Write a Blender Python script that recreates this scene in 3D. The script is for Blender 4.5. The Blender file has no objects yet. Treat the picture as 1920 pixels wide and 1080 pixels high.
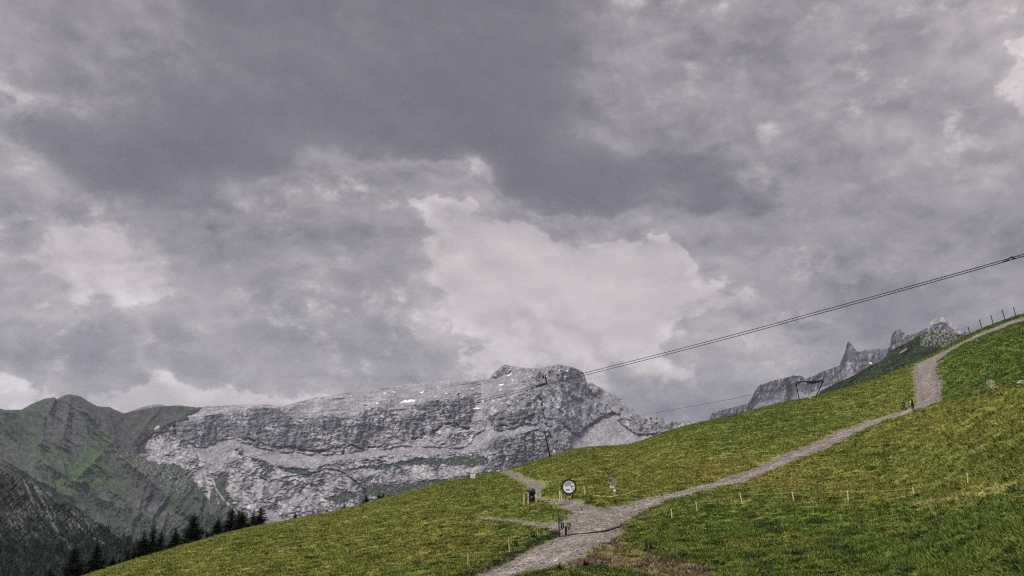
import bpy, bmesh, math, random
import numpy as np
from mathutils import Vector, Matrix
C = bpy.context.scene
COL = C.collection
random.seed(7)
# ------------------------------------------------------------------ camera, exposure, sky, sun
F = 1663.0                      # focal length in photograph pixels (1920 wide)
PITCH = math.radians(13.5)
CAMZ = 14.0                     # webcam mast above the meadow
EXPOSURE = 1.25
SUN_EL, SUN_AZ = math.radians(56), math.radians(-118)   # azimuth from +Y towards +X
cam_d = bpy.data.cameras.new('camera'); cam = bpy.data.objects.new('camera', cam_d); COL.objects.link(cam)
cam_d.sensor_width = 36.0; cam_d.lens = 36.0 * F / 1920.0
cam_d.clip_start = 0.5; cam_d.clip_end = 60000
cam.location = (0, 0, CAMZ); cam.rotation_euler = (math.radians(90) + PITCH, 0, 0)
C.camera = cam
C.view_settings.view_transform = 'Standard'; C.view_settings.look = 'None'
C.view_settings.gamma = 1.0; C.view_settings.use_curve_mapping = False
C.view_settings.exposure = EXPOSURE
C.render.engine = 'CYCLES'
try:
    C.cycles.use_denoising = False; C.cycles.pixel_filter_type = 'BLACKMAN_HARRIS'; C.cycles.filter_width = 1.15
    C.cycles.volume_bounces = 0; C.cycles.max_bounces = 6; C.cycles.transparent_max_bounces = 8
except Exception: pass

sun_d = bpy.data.lights.new('sun', 'SUN'); sun_d.energy = 1.5; sun_d.angle = math.radians(28)
sun_d.color = (1.0, 0.955, 0.89)
sun = bpy.data.objects.new('sun', sun_d); COL.objects.link(sun)
sdir = Vector((math.sin(SUN_AZ)*math.cos(SUN_EL), math.cos(SUN_AZ)*math.cos(SUN_EL), math.sin(SUN_EL)))
sun.rotation_euler = (-sdir).to_track_quat('-Z', 'Y').to_euler()

def pix_ray(px, py):
    """photograph pixel -> azimuth (from +Y to +X), tangent of elevation"""
    px = np.asarray(px, float); py = np.asarray(py, float)
    x = (px-960)/F; u = (540-py)/F
    dy = math.cos(PITCH) - u*math.sin(PITCH); dz = math.sin(PITCH) + u*math.cos(PITCH)
    return np.arctan2(x, dy), dz/np.hypot(x, dy)
def ray_pix(az, t):
    dx = np.sin(az); dy = np.cos(az); dz = t
    dep = dy*math.cos(PITCH) + dz*math.sin(PITCH); u = (-dy*math.sin(PITCH) + dz*math.cos(PITCH))/dep
    return 960 + F*dx/dep, 540 - F*u

class NT:
    def __init__(s, tree): s.t = tree; s.n = tree.nodes; s.l = tree.links
    def add(s, typ, **kw):
        n = s.n.new(typ)
        for k, v in kw.items(): setattr(n, k, v)
        return n
    def put(s, sock, v):
        if isinstance(v, bpy.types.NodeSocket): s.l.new(v, sock)
        else: sock.default_value = v
    def math(s, op, a, b=0.0, c=None, clamp=False):
        n = s.add('ShaderNodeMath', operation=op); n.use_clamp = clamp
        s.put(n.inputs[0], a); s.put(n.inputs[1], b)
        if c is not None: s.put(n.inputs[2], c)
        return n.outputs[0]
    def vmath(s, op, a, b=(0, 0, 0)):
        n = s.add('ShaderNodeVectorMath', operation=op); s.put(n.inputs[0], a); s.put(n.inputs[1], b)
        return n.outputs[0]
    def noise(s, vec, scale, detail=4, rough=0.5, dist=0.0, w=None):
        n = s.add('ShaderNodeTexNoise')
        if w is not None: n.noise_dimensions = '4D'; n.inputs['W'].default_value = w
        s.put(n.inputs['Vector'], vec); n.inputs['Scale'].default_value = scale; n.inputs['Detail'].default_value = detail
        n.inputs['Roughness'].default_value = rough; n.inputs['Distortion'].default_value = dist
        return n
    def ramp(s, fac, stops, interp='LINEAR'):
        n = s.add('ShaderNodeValToRGB'); cr = n.color_ramp; cr.interpolation = interp
        while len(cr.elements) < len(stops): cr.elements.new(0.5)
        for e, (p, c) in zip(cr.elements, stops):
            e.position = p; e.color = (*c, 1) if len(c) == 3 else c
        s.put(n.inputs[0], fac); return n.outputs[0]
    def mix(s, fac, a, b, blend='MIX'):
        n = s.add('ShaderNodeMix', data_type='RGBA', blend_type=blend)
        s.put(n.inputs[0], fac); s.put(n.inputs[6], a if isinstance(a, bpy.types.NodeSocket) else (*a, 1)[:4])
        s.put(n.inputs[7], b if isinstance(b, bpy.types.NodeSocket) else (*b, 1)[:4]); return n.outputs[2]
    def sstep(s, v, a, b, lo=0.0, hi=1.0):
        n = s.add('ShaderNodeMapRange', interpolation_type='SMOOTHSTEP'); s.put(n.inputs[0], v)
        n.inputs[1].default_value = a; n.inputs[2].default_value = b; n.inputs[3].default_value = lo; n.inputs[4].default_value = hi
        return n.outputs[0]

# ---- cloud cover: brightness of the cloud deck by direction (rows of the sky seen from the mast)
GX = np.arange(0, 1921, 120.0)
GY = np.array([0, 90, 180, 250, 300, 345, 390, 430, 480, 540, 600, 660, 720, 780.0])
GV = np.array([
 [146,142,136,130,128,127,123,122,126,134,146,154,155,158,163,166,168],
 [152,148,140,133,129,126,121,119,122,134,156,160,158,158,162,166,170],
 [142,147,136,125,124,124,118,114,117,138,160,166,160,157,160,165,186],
 [136,128,118,114,120,124,119,111,114,132,146,150,150,155,160,162,168],
 [150,140,113,112,118,124,126,126,112,126,132,138,145,152,156,155,158],
 [150,138,118,122,138,156,168,176,112,114,122,128,138,148,150,146,150],
 [148,172,136,138,152,160,166,186,138,110,140,134,140,144,142,150,140],
 [172,182,178,148,146,152,158,190,178,150,176,152,150,142,138,136,130],
 [168,180,180,162,150,152,164,182,192,192,192,172,158,150,140,136,134],
 [158,172,176,172,160,150,160,190,192,193,192,184,166,156,150,144,138],
 [152,162,168,166,156,146,150,186,178,186,186,158,162,152,142,134,128],
 [150,150,150,160,146,138,144,170,176,180,178,166,172,160,150,136,126],
 [166,160,172,184,166,160,162,176,172,172,166,156,158,156,152,140,130],
 [176,178,178,188,184,178,178,176,172,160,152,146,152,156,152,142,132]], float)
def grid_val(px, py):
    fx = np.clip(np.interp(px, GX, np.arange(len(GX))), 0, len(GX)-1.001); fy = np.clip(np.interp(py, GY, np.arange(len(GY))), 0, len(GY)-1.001)
    i = int(fx); j = int(fy); a = fx-i; b = fy-j
    v = (GV[j, i]*(1-a)+GV[j, i+1]*a)*(1-b) + (GV[j+1, i]*(1-a)+GV[j+1, i+1]*a)*b
    v /= 255.0
    return ((v+0.055)/1.055)**2.4
world = bpy.data.worlds.new('World'); C.world = world; world.use_nodes = True
w = NT(world.node_tree); w.n.clear()
tc = w.add('ShaderNodeTexCoord').outputs['Generated']
sx = w.add('ShaderNodeSeparateXYZ'); w.put(sx.inputs[0], tc)
# ragged edges: the look-up direction is pushed about by a fractal noise
wn = w.noise(tc, 3.4, 9, 0.56, w=3.1); wn2 = w.noise(tc, 11.0, 7, 0.62, w=7.7)
ws = w.add('ShaderNodeSeparateXYZ'); w.put(ws.inputs[0], wn.outputs['Color'])
ws2 = w.add('ShaderNodeSeparateXYZ'); w.put(ws2.inputs[0], wn2.outputs['Color'])
hyp = w.math('SQRT', w.math('ADD', w.math('MULTIPLY', sx.outputs[0], sx.outputs[0]), w.math('MULTIPLY', sx.outputs[1], sx.outputs[1])))
az = w.math('ARCTAN2', sx.outputs[0], sx.outputs[1]); el = w.math('ARCTAN2', sx.outputs[2], hyp)
def warp(base, c1, c2, k1, k2):
    a = w.math('MULTIPLY_ADD', c1, k1, -0.5*k1); b = w.math('MULTIPLY_ADD', c2, k2, -0.5*k2)
    return w.math('ADD', base, w.math('ADD', a, b))
azw = warp(az, ws.outputs[0], ws2.outputs[0], 0.17, 0.075)
elw = warp(el, ws.outputs[1], ws2.outputs[1], 0.13, 0.065)
A0, A1 = -0.62, 0.62
fa = w.math('MULTIPLY_ADD', azw, 1/(A1-A0), -A0/(A1-A0), clamp=True)
ELS = np.radians(np.array([2.5, 5.5, 7.8, 9.8, 11.8, 13.7, 15.4, 17.0, 18.6, 20.6, 23.2, 27.0, 31.5]))
rows = []
for k, e in enumerate(ELS):
    fc = w.add('ShaderNodeFloatCurve'); w.put(fc.inputs[1], fa)
    cu = fc.mapping.curves[0]; pts = []
    for a in np.linspace(A0, A1, 25):
        px, py = ray_pix(a, math.tan(e)); pts.append(((a-A0)/(A1-A0), grid_val(float(px), float(py))))
    while len(cu.points) < len(pts): cu.points.new(0.5, 0.5)
    for p, q in zip(cu.points, pts): p.location = q; p.handle_type = 'AUTO'
    fc.mapping.update(); rows.append(fc.outputs[0])
base = rows[0]
for k in range(1, len(ELS)):
    mr = w.sstep(elw, float(ELS[k-1]), float(ELS[k]))
    mx = w.add('ShaderNodeMix', data_type='FLOAT'); w.put(mx.inputs[0], mr); w.put(mx.inputs[2], base); w.put(mx.inputs[3], rows[k]); base = mx.outputs[0]
# beyond the part seen, the overcast goes on, brightened to raise the ambient light
far = w.noise(tc, 1.6, 5, 0.5, w=1.4).outputs[0]
farv = w.sstep(far, 0.3, 0.7, 0.34, 0.74)
side = w.math('MAXIMUM', w.sstep(w.math('ABSOLUTE', az), 0.60, 0.95), w.sstep(el, 0.58, 0.85))
mx = w.add('ShaderNodeMix', data_type='FLOAT'); w.put(mx.inputs[0], side); w.put(mx.inputs[2], base); w.put(mx.inputs[3], farv); base = mx.outputs[0]
# puffs and wisps
dvec = w.vmath('MULTIPLY', tc, (1, 1, 1.5))
n1 = w.noise(dvec, 7.5, 10, 0.58, 0.15, w=0.7).outputs[0]
n2 = w.noise(dvec, 24.0, 8, 0.62, 0.3, w=5.0).outputs[0]
# lit tops and shaded undersides of the billows: the difference of the cloud relief over a small step towards the light
jit = w.add('ShaderNodeVectorMath', operation='MULTIPLY_ADD'); w.put(jit.inputs[0], wn.outputs['Color']); jit.inputs[1].default_value = (0.16, 0.16, 0.16); w.put(jit.inputs[2], dvec)
off = w.vmath('ADD', jit.outputs[0], (0.006, 0.004, 0.016))
ra = w.noise(jit.outputs[0], 6.5, 7, 0.55, w=2.2).outputs[0]; rb = w.noise(off, 6.5, 7, 0.55, w=2.2).outputs[0]
off2 = w.vmath('ADD', jit.outputs[0], (0.014, 0.008, 0.040))
rc0 = w.noise(jit.outputs[0], 2.9, 4, 0.5, w=6.2).outputs[0]; rd0 = w.noise(off2, 2.9, 4, 0.5, w=6.2).outputs[0]
b1 = w.math('ADD', w.math('SUBTRACT', ra, rb), w.math('MULTIPLY', w.math('SUBTRACT', rc0, rd0), 0.9))
n3 = w.noise(dvec, 15.0, 9, 0.6, 0.0, w=9.0).outputs[0]
edge = w.math('SUBTRACT', 1.0, w.math('MULTIPLY', w.math('ABSOLUTE', w.math('SUBTRACT', base, 0.34)), 6.5), clamp=True)
amp = w.math('MULTIPLY_ADD', edge, 0.62, 0.34)
det = w.math('ADD', w.math('MULTIPLY', w.math('SUBTRACT', n1, 0.5), 0.75), w.math('MULTIPLY', w.math('SUBTRACT', n2, 0.5), 0.8))
shade = w.math('MULTIPLY', b1, w.math('MULTIPLY_ADD', w.sstep(base, 0.17, 0.30), 2.3, 0.9))
shade = w.math('MULTIPLY', shade, w.sstep(base, 0.50, 0.42, 0.35, 1.0))
lum = w.math('MULTIPLY', base, w.math('MULTIPLY_ADD', det, amp, 1.0))
# cloud edges: brightness steps quickly from one layer of cloud to the next
st = w.add('ShaderNodeFloatCurve'); w.put(st.inputs[1], lum); cu = st.mapping.curves[0]
STEP = [(0, 0), (0.15, 0.150), (0.20, 0.180), (0.226, 0.198), (0.252, 0.262), (0.270, 0.302), (0.295, 0.278), (0.34, 0.305), (0.405, 0.345), (0.422, 0.47), (0.44, 0.535), (0.47, 0.485), (0.54, 0.505), (0.62, 0.53), (0.75, 0.62), (1, 0.8)]
while len(cu.points) < len(STEP): cu.points.new(0.5, 0.5)
for p, q in zip(cu.points, STEP): p.location = q; p.handle_type = 'AUTO_CLAMPED'
st.mapping.update()
mx = w.add('ShaderNodeMix', data_type='FLOAT'); w.put(mx.inputs[0], w.sstep(rc0, 0.38, 0.58, 0.42, 0.92)); w.put(mx.inputs[2], lum); w.put(mx.inputs[3], st.outputs[0]); lum = mx.outputs[0]
fr = w.math('MULTIPLY', w.sstep(n3, 0.50, 0.70), w.math('MULTIPLY', edge, w.sstep(n2, 0.42, 0.62)))
lum = w.math('ADD', lum, w.math('MULTIPLY', fr, 0.26))
lum = w.math('MULTIPLY', w.math('POWER', w.math('MULTIPLY', lum, w.math('ADD', w.math('MULTIPLY', shade, 0.85), 1.0)), 1.12), 1.11)
colr = w.ramp(lum, [(0.10, (0.112, 0.103, 0.122)), (0.18, (0.192, 0.180, 0.206)), (0.33, (0.346, 0.320, 0.343)), (0.53, (0.580, 0.518, 0.522)), (0.85, (0.87, 0.83, 0.86))])
sky = w.add('ShaderNodeTexSky', sky_type='NISHITA'); sky.sun_disc = False
sky.sun_elevation = SUN_EL; sky.sun_rotation = SUN_AZ; sky.altitude = 1900
bg1 = w.add('ShaderNodeBackground'); w.put(bg1.inputs[0], sky.outputs[0]); bg1.inputs[1].default_value = 0.05
bg2 = w.add('ShaderNodeBackground'); w.put(bg2.inputs[0], colr); bg2.inputs[1].default_value = 0.455
mxs = w.add('ShaderNodeMixShader'); mxs.inputs[0].default_value = 0.96; w.l.new(bg1.outputs[0], mxs.inputs[1]); w.l.new(bg2.outputs[0], mxs.inputs[2])
wo = w.add('ShaderNodeOutputWorld'); w.l.new(mxs.outputs[0], wo.inputs[0])
# ------------------------------------------------------------------ helpers
def hash2(ix, iy, seed):
    n = (ix.astype(np.int64)*374761393 + iy.astype(np.int64)*668265263 + seed*1442695041) & 0xFFFFFFFF
    n = ((n ^ (n >> 13))*1274126177) & 0xFFFFFFFF
    n = ((n ^ (n >> 16))*2246822519) & 0xFFFFFFFF
    return ((n ^ (n >> 15)) & 0xFFFFFF)/float(0xFFFFFF)
def vnoise(x, y, seed=0):
    """gradient noise about -1..1"""
    ix = np.floor(x); iy = np.floor(y); fx = x-ix; fy = y-iy
    u = fx*fx*fx*(fx*(fx*6-15)+10); v = fy*fy*fy*(fy*(fy*6-15)+10)
    def g(ox, oy):
        a = hash2(ix+ox, iy+oy, seed)*2*np.pi
        return np.cos(a)*(fx-ox) + np.sin(a)*(fy-oy)
    n0 = g(0, 0)*(1-u) + g(1, 0)*u; n1 = g(0, 1)*(1-u) + g(1, 1)*u
    return (n0*(1-v) + n1*v)*1.5
def fbm(x, y, oct=4, seed=0, gain=0.5, lac=2.03):
    s = 0; a = 1; t = 0
    for k in range(oct):
        s = s + a*vnoise(x+k*17.3, y-k*9.1, seed+k*31); t += a; a *= gain; x = x*lac; y = y*lac
    return s/t
def ridged(x, y, oct=4, seed=0, gain=0.55, lac=2.1):
    s = 0; a = 1; t = 0
    for k in range(oct):
        s = s + a*(1-2*np.abs(vnoise(x+k*5.7, y+k*3.3, seed+k*13))); t += a; a *= gain; x = x*lac; y = y*lac
    return s/t
def sm(x, a, b):
    t = np.clip((x-a)/(b-a), 0, 1); return t*t*(3-2*t)
def lerp(a, b, t): return a + (b-a)*t
def pip(px, py, poly):
    inside = np.zeros(px.shape, bool); n = len(poly)
    for i in range(n):
        x1, y1 = poly[i]; x2, y2 = poly[(i+1) % n]
        if y1 == y2: continue
        c = ((y1 > py) != (y2 > py)) & (px < (x2-x1)*(py-y1)/(y2-y1) + x1)
        inside ^= c
    return inside
def edge_dist(px, py, poly, closed=True):
    d = np.full(px.shape, 1e9); n = len(poly)
    for i in range(n if closed else n-1):
        x1, y1 = poly[i]; x2, y2 = poly[(i+1) % n]; dx = x2-x1; dy = y2-y1; L = dx*dx+dy*dy+1e-12
        t = np.clip(((px-x1)*dx + (py-y1)*dy)/L, 0, 1)
        d = np.minimum(d, (px-x1-t*dx)**2 + (py-y1-t*dy)**2)
    return np.sqrt(d)
def sdist(px, py, poly):
    d = edge_dist(px, py, poly); return np.where(pip(px, py, poly), -d, d)
def mesh_np(name, V, Fq, mat=None, col=None, smooth=True, link=True):
    me = bpy.data.meshes.new(name); V = np.asarray(V, np.float32); Fq = np.asarray(Fq, np.int32)
    k = Fq.shape[1]
    me.vertices.add(len(V)); me.vertices.foreach_set('co', V.ravel())
    me.loops.add(Fq.size); me.loops.foreach_set('vertex_index', Fq.ravel())
    me.polygons.add(len(Fq)); me.polygons.foreach_set('loop_start', np.arange(0, Fq.size, k, dtype=np.int32))
    me.polygons.foreach_set('loop_total', np.full(len(Fq), k, np.int32))
    me.polygons.foreach_set('use_smooth', np.full(len(Fq), smooth, bool))
    if col is not None:
        at = me.color_attributes.new('col', 'FLOAT_COLOR', 'POINT')
        c4 = np.ones((len(V), 4), np.float32); c4[:, :3] = col; at.data.foreach_set('color', c4.ravel())
    me.update(calc_edges=True)
    if mat: me.materials.append(mat)
    if not link: return me
    o = bpy.data.objects.new(name, me); COL.objects.link(o); return o
def grid_faces(ni, nj):
    i, j = np.meshgrid(np.arange(ni-1), np.arange(nj-1), indexing='ij'); a = i*nj + j
    return np.stack([a, a+nj, a+nj+1, a+1], -1).reshape(-1, 4)
def compact(V, Fq, cols=None):
    u, inv = np.unique(Fq, return_inverse=True)
    return V[u], inv.reshape(Fq.shape), (cols[u] if cols is not None else None)
def tag(o, label=None, cat=None, group=None, kind=None):
    if label: o['label'] = label
    if cat: o['category'] = cat
    if group: o['group'] = group
    if kind: o['kind'] = kind
    return o
def new_mat(name):
    m = bpy.data.materials.new(name); m.use_nodes = True; t = NT(m.node_tree); t.n.clear()
    p = t.add('ShaderNodeBsdfPrincipled'); o = t.add('ShaderNodeOutputMaterial'); t.l.new(p.outputs[0], o.inputs[0])
    p.inputs['Roughness'].default_value = 0.9; p.inputs['Specular IOR Level'].default_value = 0.15
    return m, t, p
_mats = {}
def simple_mat(name, col, rough=0.8, metal=0.0, var=0.25, scale=8.0):
    if name in _mats: return _mats[name]
    m, t, p = new_mat(name)
    oc = t.add('ShaderNodeTexCoord').outputs['Object']
    n = t.noise(oc, scale, 5, 0.6).outputs[0]
    k = t.sstep(n, 0.3, 0.7, 1-var, 1+var)
    c = t.add('ShaderNodeVectorMath', operation='SCALE'); t.put(c.inputs[0], col); t.put(c.inputs[3], k)
    t.put(p.inputs['Base Color'], c.outputs[0]); p.inputs['Roughness'].default_value = rough; p.inputs['Metallic'].default_value = metal
    _mats[name] = m; return m

# ------------------------------------------------------------------ near slope: one height function
SIL = [(-1200, 1400), (-600, 1230), (-200, 1150), (0, 1122), (90, 1102), (160, 1082), (250, 1052), (300, 1038), (360, 1020), (420, 1003), (480, 988), (520, 982),
       (600, 966), (650, 956), (680, 947), (720, 936), (760, 926), (830, 906), (880, 897), (945, 884), (980, 873), (1030, 858), (1075, 843), (1120, 838),
       (1180, 836), (1215, 824), (1250, 810), (1300, 796), (1380, 779), (1430, 765), (1470, 755), (1530, 744), (1580, 730), (1640, 712),
       (1700, 688), (1760, 660), (1810, 632), (1850, 614), (1890, 599), (1920, 590), (1980, 572), (2100, 545), (2400, 500), (3200, 430)]
_saz, _st = pix_ray([p[0] for p in SIL], [p[1] for p in SIL])
_ga = np.linspace(-math.pi, math.pi, 6284)
_gt = np.interp(_ga, _saz, _st)
_k = np.exp(-0.5*(np.arange(-24, 25)/7.0)**2); _k /= _k.sum()
_gt = np.convolve(np.pad(_gt, 24, mode='edge'), _k, 'valid')
RC = [(-1200, 140), (170, 165), (500, 195), (945, 240), (1100, 262), (1300, 330), (1500, 410), (1650, 480), (1760, 430), (1920, 300), (2300, 260)]
_raz, _ = pix_ray([p[0] for p in RC], [700]*len(RC))
_gr = np.interp(_ga, _raz, [p[1] for p in RC])
_k2 = np.exp(-0.5*(np.arange(-90, 91)/30.0)**2); _k2 /= _k2.sum()
_gr = np.convolve(np.pad(_gr, 90, mode='edge'), _k2, 'valid')
HH = 14.0
def crest(az):
    return np.interp(az, _ga, _gt), np.interp(az, _ga, _gr)
def H0(x, y):
    """broad height of the meadow"""
    r = np.hypot(x, y); az = np.arctan2(x, y); T, rc = crest(az)
    z = (T + 2*HH/rc)*r - HH*(r/rc)**2
    over = np.maximum(r-rc-6, 0); z = z - 0.0035*over**2/(1+over*0.004)
    back = sm(np.abs(az), 1.0, 2.0)
    z = z*(1-back) - back*0.18*r
    m = sm(r, 22, 60)*(1-sm(r, rc*0.8, rc*0.98)*0.8)
    z = z + m*(0.50*fbm(x/26, y/26, 3, 5) + 0.22*fbm(x/9, y/9, 2, 8))
    return z
def ground_pt(px, py):
    """where the sight line of a photograph pixel meets the meadow"""
    a, t = pix_ray(px, py); T, rc = crest(a)
    rs = np.linspace(22, float(rc)*1.02, 1500)
    d = H0(rs*math.sin(a), rs*math.cos(a)) - CAMZ - rs*float(t)
    k = np.nonzero(d >= 0)[0]
    if len(k) == 0: r = rs[np.argmax(d/rs)]
    elif k[0] == 0: r = rs[0]
    else:
        i = k[0]; r = rs[i-1] + (rs[i]-rs[i-1])*(-d[i-1])/(d[i]-d[i-1])
    return float(r*math.sin(a)), float(r*math.cos(a))
def gpoly(pts): return [ground_pt(*p) for p in pts]
PATHS_PX = {
 'main': [(870, 1090), (901, 1076), (925, 1065), (974, 1042), (1012, 1022), (1042, 1008), (1050, 1001), (1056, 985), (1068, 965), (1063, 956), (1075, 948), (1093, 946), (1121, 952),
          (1157, 948), (1199, 937), (1242, 928), (1280, 920), (1309, 911), (1354, 899), (1416, 877), (1487, 845), (1565, 809), (1623, 790), (1684, 773), (1716, 760),
          (1716, 722), (1712, 699), (1716, 683), (1758, 665), (1817, 635), (1862, 615.5), (1926, 594), (1928, 599), (1862, 622), (1784, 658), (1760, 677), (1757, 696), (1769, 719), (1767, 750),
          (1736, 764), (1710, 772), (1655, 790), (1591, 819), (1526, 851), (1465, 877), (1400, 902), (1331, 918), (1280, 932), (1242, 944), (1212, 956), (1182, 973), (1166, 990),
          (1167, 999), (1157, 1011), (1127, 1021), (1093, 1042), (1072, 1052), (1046, 1061), (1008, 1069), (972, 1077), (950, 1092)],
 'crest': [(930, 886), (954, 881.5), (976, 889), (995, 899), (1023, 906.5), (1021, 916), (1010, 924), (1006, 933), (1033, 935), (1061, 937), (1080, 937), (1100, 946), (1085, 962), (1066, 962), (1063, 956), (1050, 948),
           (1016, 940), (998, 936), (998, 922), (999, 914), (984, 906), (963, 898), (944, 888)],
 'side': [(880, 969), (930, 970), (965, 973), (1008, 979), (1042, 979), (1070, 975), (1060, 1003), (1044, 1001), (1008, 988), (965, 980), (930, 976), (880, 972)],
}
PATHS = {k: gpoly(v) for k, v in PATHS_PX.items()}
def path_sd(x, y):
    jx = x + 0.25*vnoise(x/1.3, y/1.3, 71) + 0.1*vnoise(x/0.4, y/0.4, 72); jy = y + 0.25*vnoise(x/1.3+9, y/1.3, 73)
    d = sdist(jx, jy, PATHS['main']); d = np.minimum(d, sdist(jx, jy, PATHS['crest'])); return np.minimum(d, sdist(jx, jy, PATHS['side']))
BANK = gpoly([(862, 1086), (901, 1072), (974, 1038), (1012, 1017), (1046, 1000)])
def micro(x, y, r):
    """tussocks, hoof-marks and small terraces"""
    f = sm(r, 25, 50); x, y = np.arctan2(x, y)*r, r        # terraces follow the contour
    a = 0.13*fbm(x/1.7, y/1.25, 3, 21) + 0.05*fbm(x/0.55, y/0.45, 2, 25)
    a = a + 0.16*np.maximum(0, ridged(x/5.2+0.5*fbm(x/7, y/7, 2, 3), y/2.1, 2, 29))**2
    a = a - 0.20*sm(fbm(x/2.6, y/1.5, 3, 33), 0.22, 0.5)
    return a*f
def HT(x, y, sd=None):
    r = np.hypot(x, y); z = H0(x, y)
    if sd is None: sd = path_sd(x, y)
    out = sm(sd, 0.0, 1.6)
    z = z + micro(x, y, r)*(0.18+0.82*out)*sm(sd, -0.3, 0.3)
    return z
def zt(x, y):
    x = np.array([x], float); y = np.array([y], float); return float(HT(x, y)[0])

# colours (albedo) of the sward by place
def veg_col(x, y, px, py, sd):
    X0, Y0 = x, y; y = np.hypot(X0, Y0); x = np.arctan2(X0, Y0)*y
    n1 = fbm(x/14, y/9, 4, 41); n2 = fbm(x/3.2, y/2.2, 4, 44); n3 = fbm(x/0.9, y/0.7, 2, 47); n4 = fbm(x/6, y/3.0, 4, 50)
    G = np.array([0.100, 0.142, 0.028]); YG = np.array([0.165, 0.176, 0.036]); OC = np.array([0.230, 0.165, 0.058]); DK = np.array([0.022, 0.036, 0.012]); LU = np.array([0.110, 0.165, 0.034])
    # how dry: left slope and the belt right of the sign are yellowed, lower right and the far upper field lush
    dry = 0.42*np.ones_like(x)
    dry += 0.12*(1-sm(px, 700, 1000))
    dry += 0.30*np.exp(-((px-1330)/230)**2 - ((py-880)/40)**2) + 0.25*np.exp(-((px-1560)/260)**2 - ((py-905)/32)**2)
    dry += 0.28*np.exp(-((px-1800)/190)**2 - ((py-800)/45)**2) + 0.1*np.exp(-((px-950)/90)**2-((py-1020)/30)**2)
    dry -= 0.20*sm(py, 925, 975)*sm(px, 1180, 1280)
    dry -= 0.50*sm(px+0.6*(py-700), 1715, 1790)*(1-sm(py-(-0.22*(px-1770)+752), -8, 12))
    dry -= 0.15*np.exp(-((px-1450)/160)**2-((py-795)/28)**2)
    d = dry + 0.42*n1 + 0.35*n2 + 0.15*n3
    k1 = sm(d, 0.15, 0.62)[:, None]; k2 = sm(d + 0.5*n4, 0.70, 1.05)[:, None]
    c = lerp(G, YG, k1); c = lerp(c, OC, 0.75*k2)
    k3 = sm(0.5*n3 + fbm(x/1.9, y/1.4, 3, 55, .6) - 0.20*(dry-0.4), 0.14, 0.30)[:, None]
    c = lerp(c, DK, 0.80*k3)
    lush = sm(-d, 0.1, 0.5)[:, None]; c = lerp(c, LU, lush*0.7)
    # dark herb belt along the bank left of the track
    bd = edge_dist(X0, Y0, BANK, False); c = lerp(c, DK*1.1, (0.85*(1-sm(bd + 0.5*n3, 0.2, 1.1)))[:, None])
    # trampled brown soil below the junction
    soil = np.array([0.092, 0.058, 0.034]); soil2 = np.array([0.135, 0.100, 0.070])
    sp = [(1040, 1064), (1100, 1040), (1135, 1018), (1172, 1012), (1195, 1028), (1240, 1045), (1290, 1052), (1330, 1066), (1350, 1085), (1240, 1110), (1215, 1078), (1120, 1062), (1060, 1066)]
    s = pip(px + 16*n3, py + 6*n2, sp)
    cs = lerp(soil, soil2, sm(n3+n2*0.6, -0.1, 0.5)[:, None]); cs = lerp(cs, YG*0.9, (0.75*sm(n2-0.5*n3, 0.0, 0.25))[:, None])
    c = np.where(s[:, None], cs, c)
    # bare patch and worn cattle tracks
    ex = edge_dist(px + 3*n3, py + 1.5*n3, [(1851, 716), (1862, 712), (1868, 725), (1858, 727)], True)
    s2 = pip(px+1.5*n3, py+1.0*n3, [(1852, 713), (1862, 711), (1870, 728), (1859, 728)]); c = np.where(s2[:, None], np.array([0.30, 0.25, 0.21]), c)
    for ln, wd, cc, st in (([(1960, 893), (1920, 904), (1860, 915), (1800, 932), (1760, 940), (1712, 946)], 3.2, (0.34, 0.30, 0.14), .85),
                           ([(1960, 905), (1920, 913), (1850, 925), (1780, 940), (1720, 950)], 1.3, (0.26, 0.23, 0.10), .7),
                           ([(1180, 978), (1230, 963), (1290, 951), (1390, 938)], 1.0, (0.24, 0.22, 0.10), .5),
                           ([(1867, 652), (1890, 655), (1925, 658)], 1.3, (0.26, 0.25, 0.14), .8),
                           ([(1770, 745), (1800, 736), (1850, 730), (1925, 716)], 1.2, (0.21, 0.19, 0.09), .7),
                           ([(1560, 756), (1640, 751), (1700, 745)], 1.2, (0.17, 0.19, 0.06), .6),
                           ([(870, 967), (800, 968), (720, 972)], 1.0, (0.22, 0.20, 0.09), .5)):
        e = edge_dist(px + 4*n3, py + 1.6*n2, ln, False); c = lerp(c, np.array(cc), (st*(1-sm(e + 0.9*n3, wd*0.5, wd*1.25)))[:, None])
    # pale, trodden verge
    c = lerp(c, np.array([0.20, 0.175, 0.12]), (0.30*(1-sm(np.abs(sd-0.1)+0.35*n3, 0.1, 0.55)))[:, None])
    lumv = c.mean(1, keepdims=True); c = lerp(c, lumv*np.array([[1.05, 1.08, .55]]), .05)
    return np.clip(c*(1.20+0.30*n3[:, None]), 0.004, 1)

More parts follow.
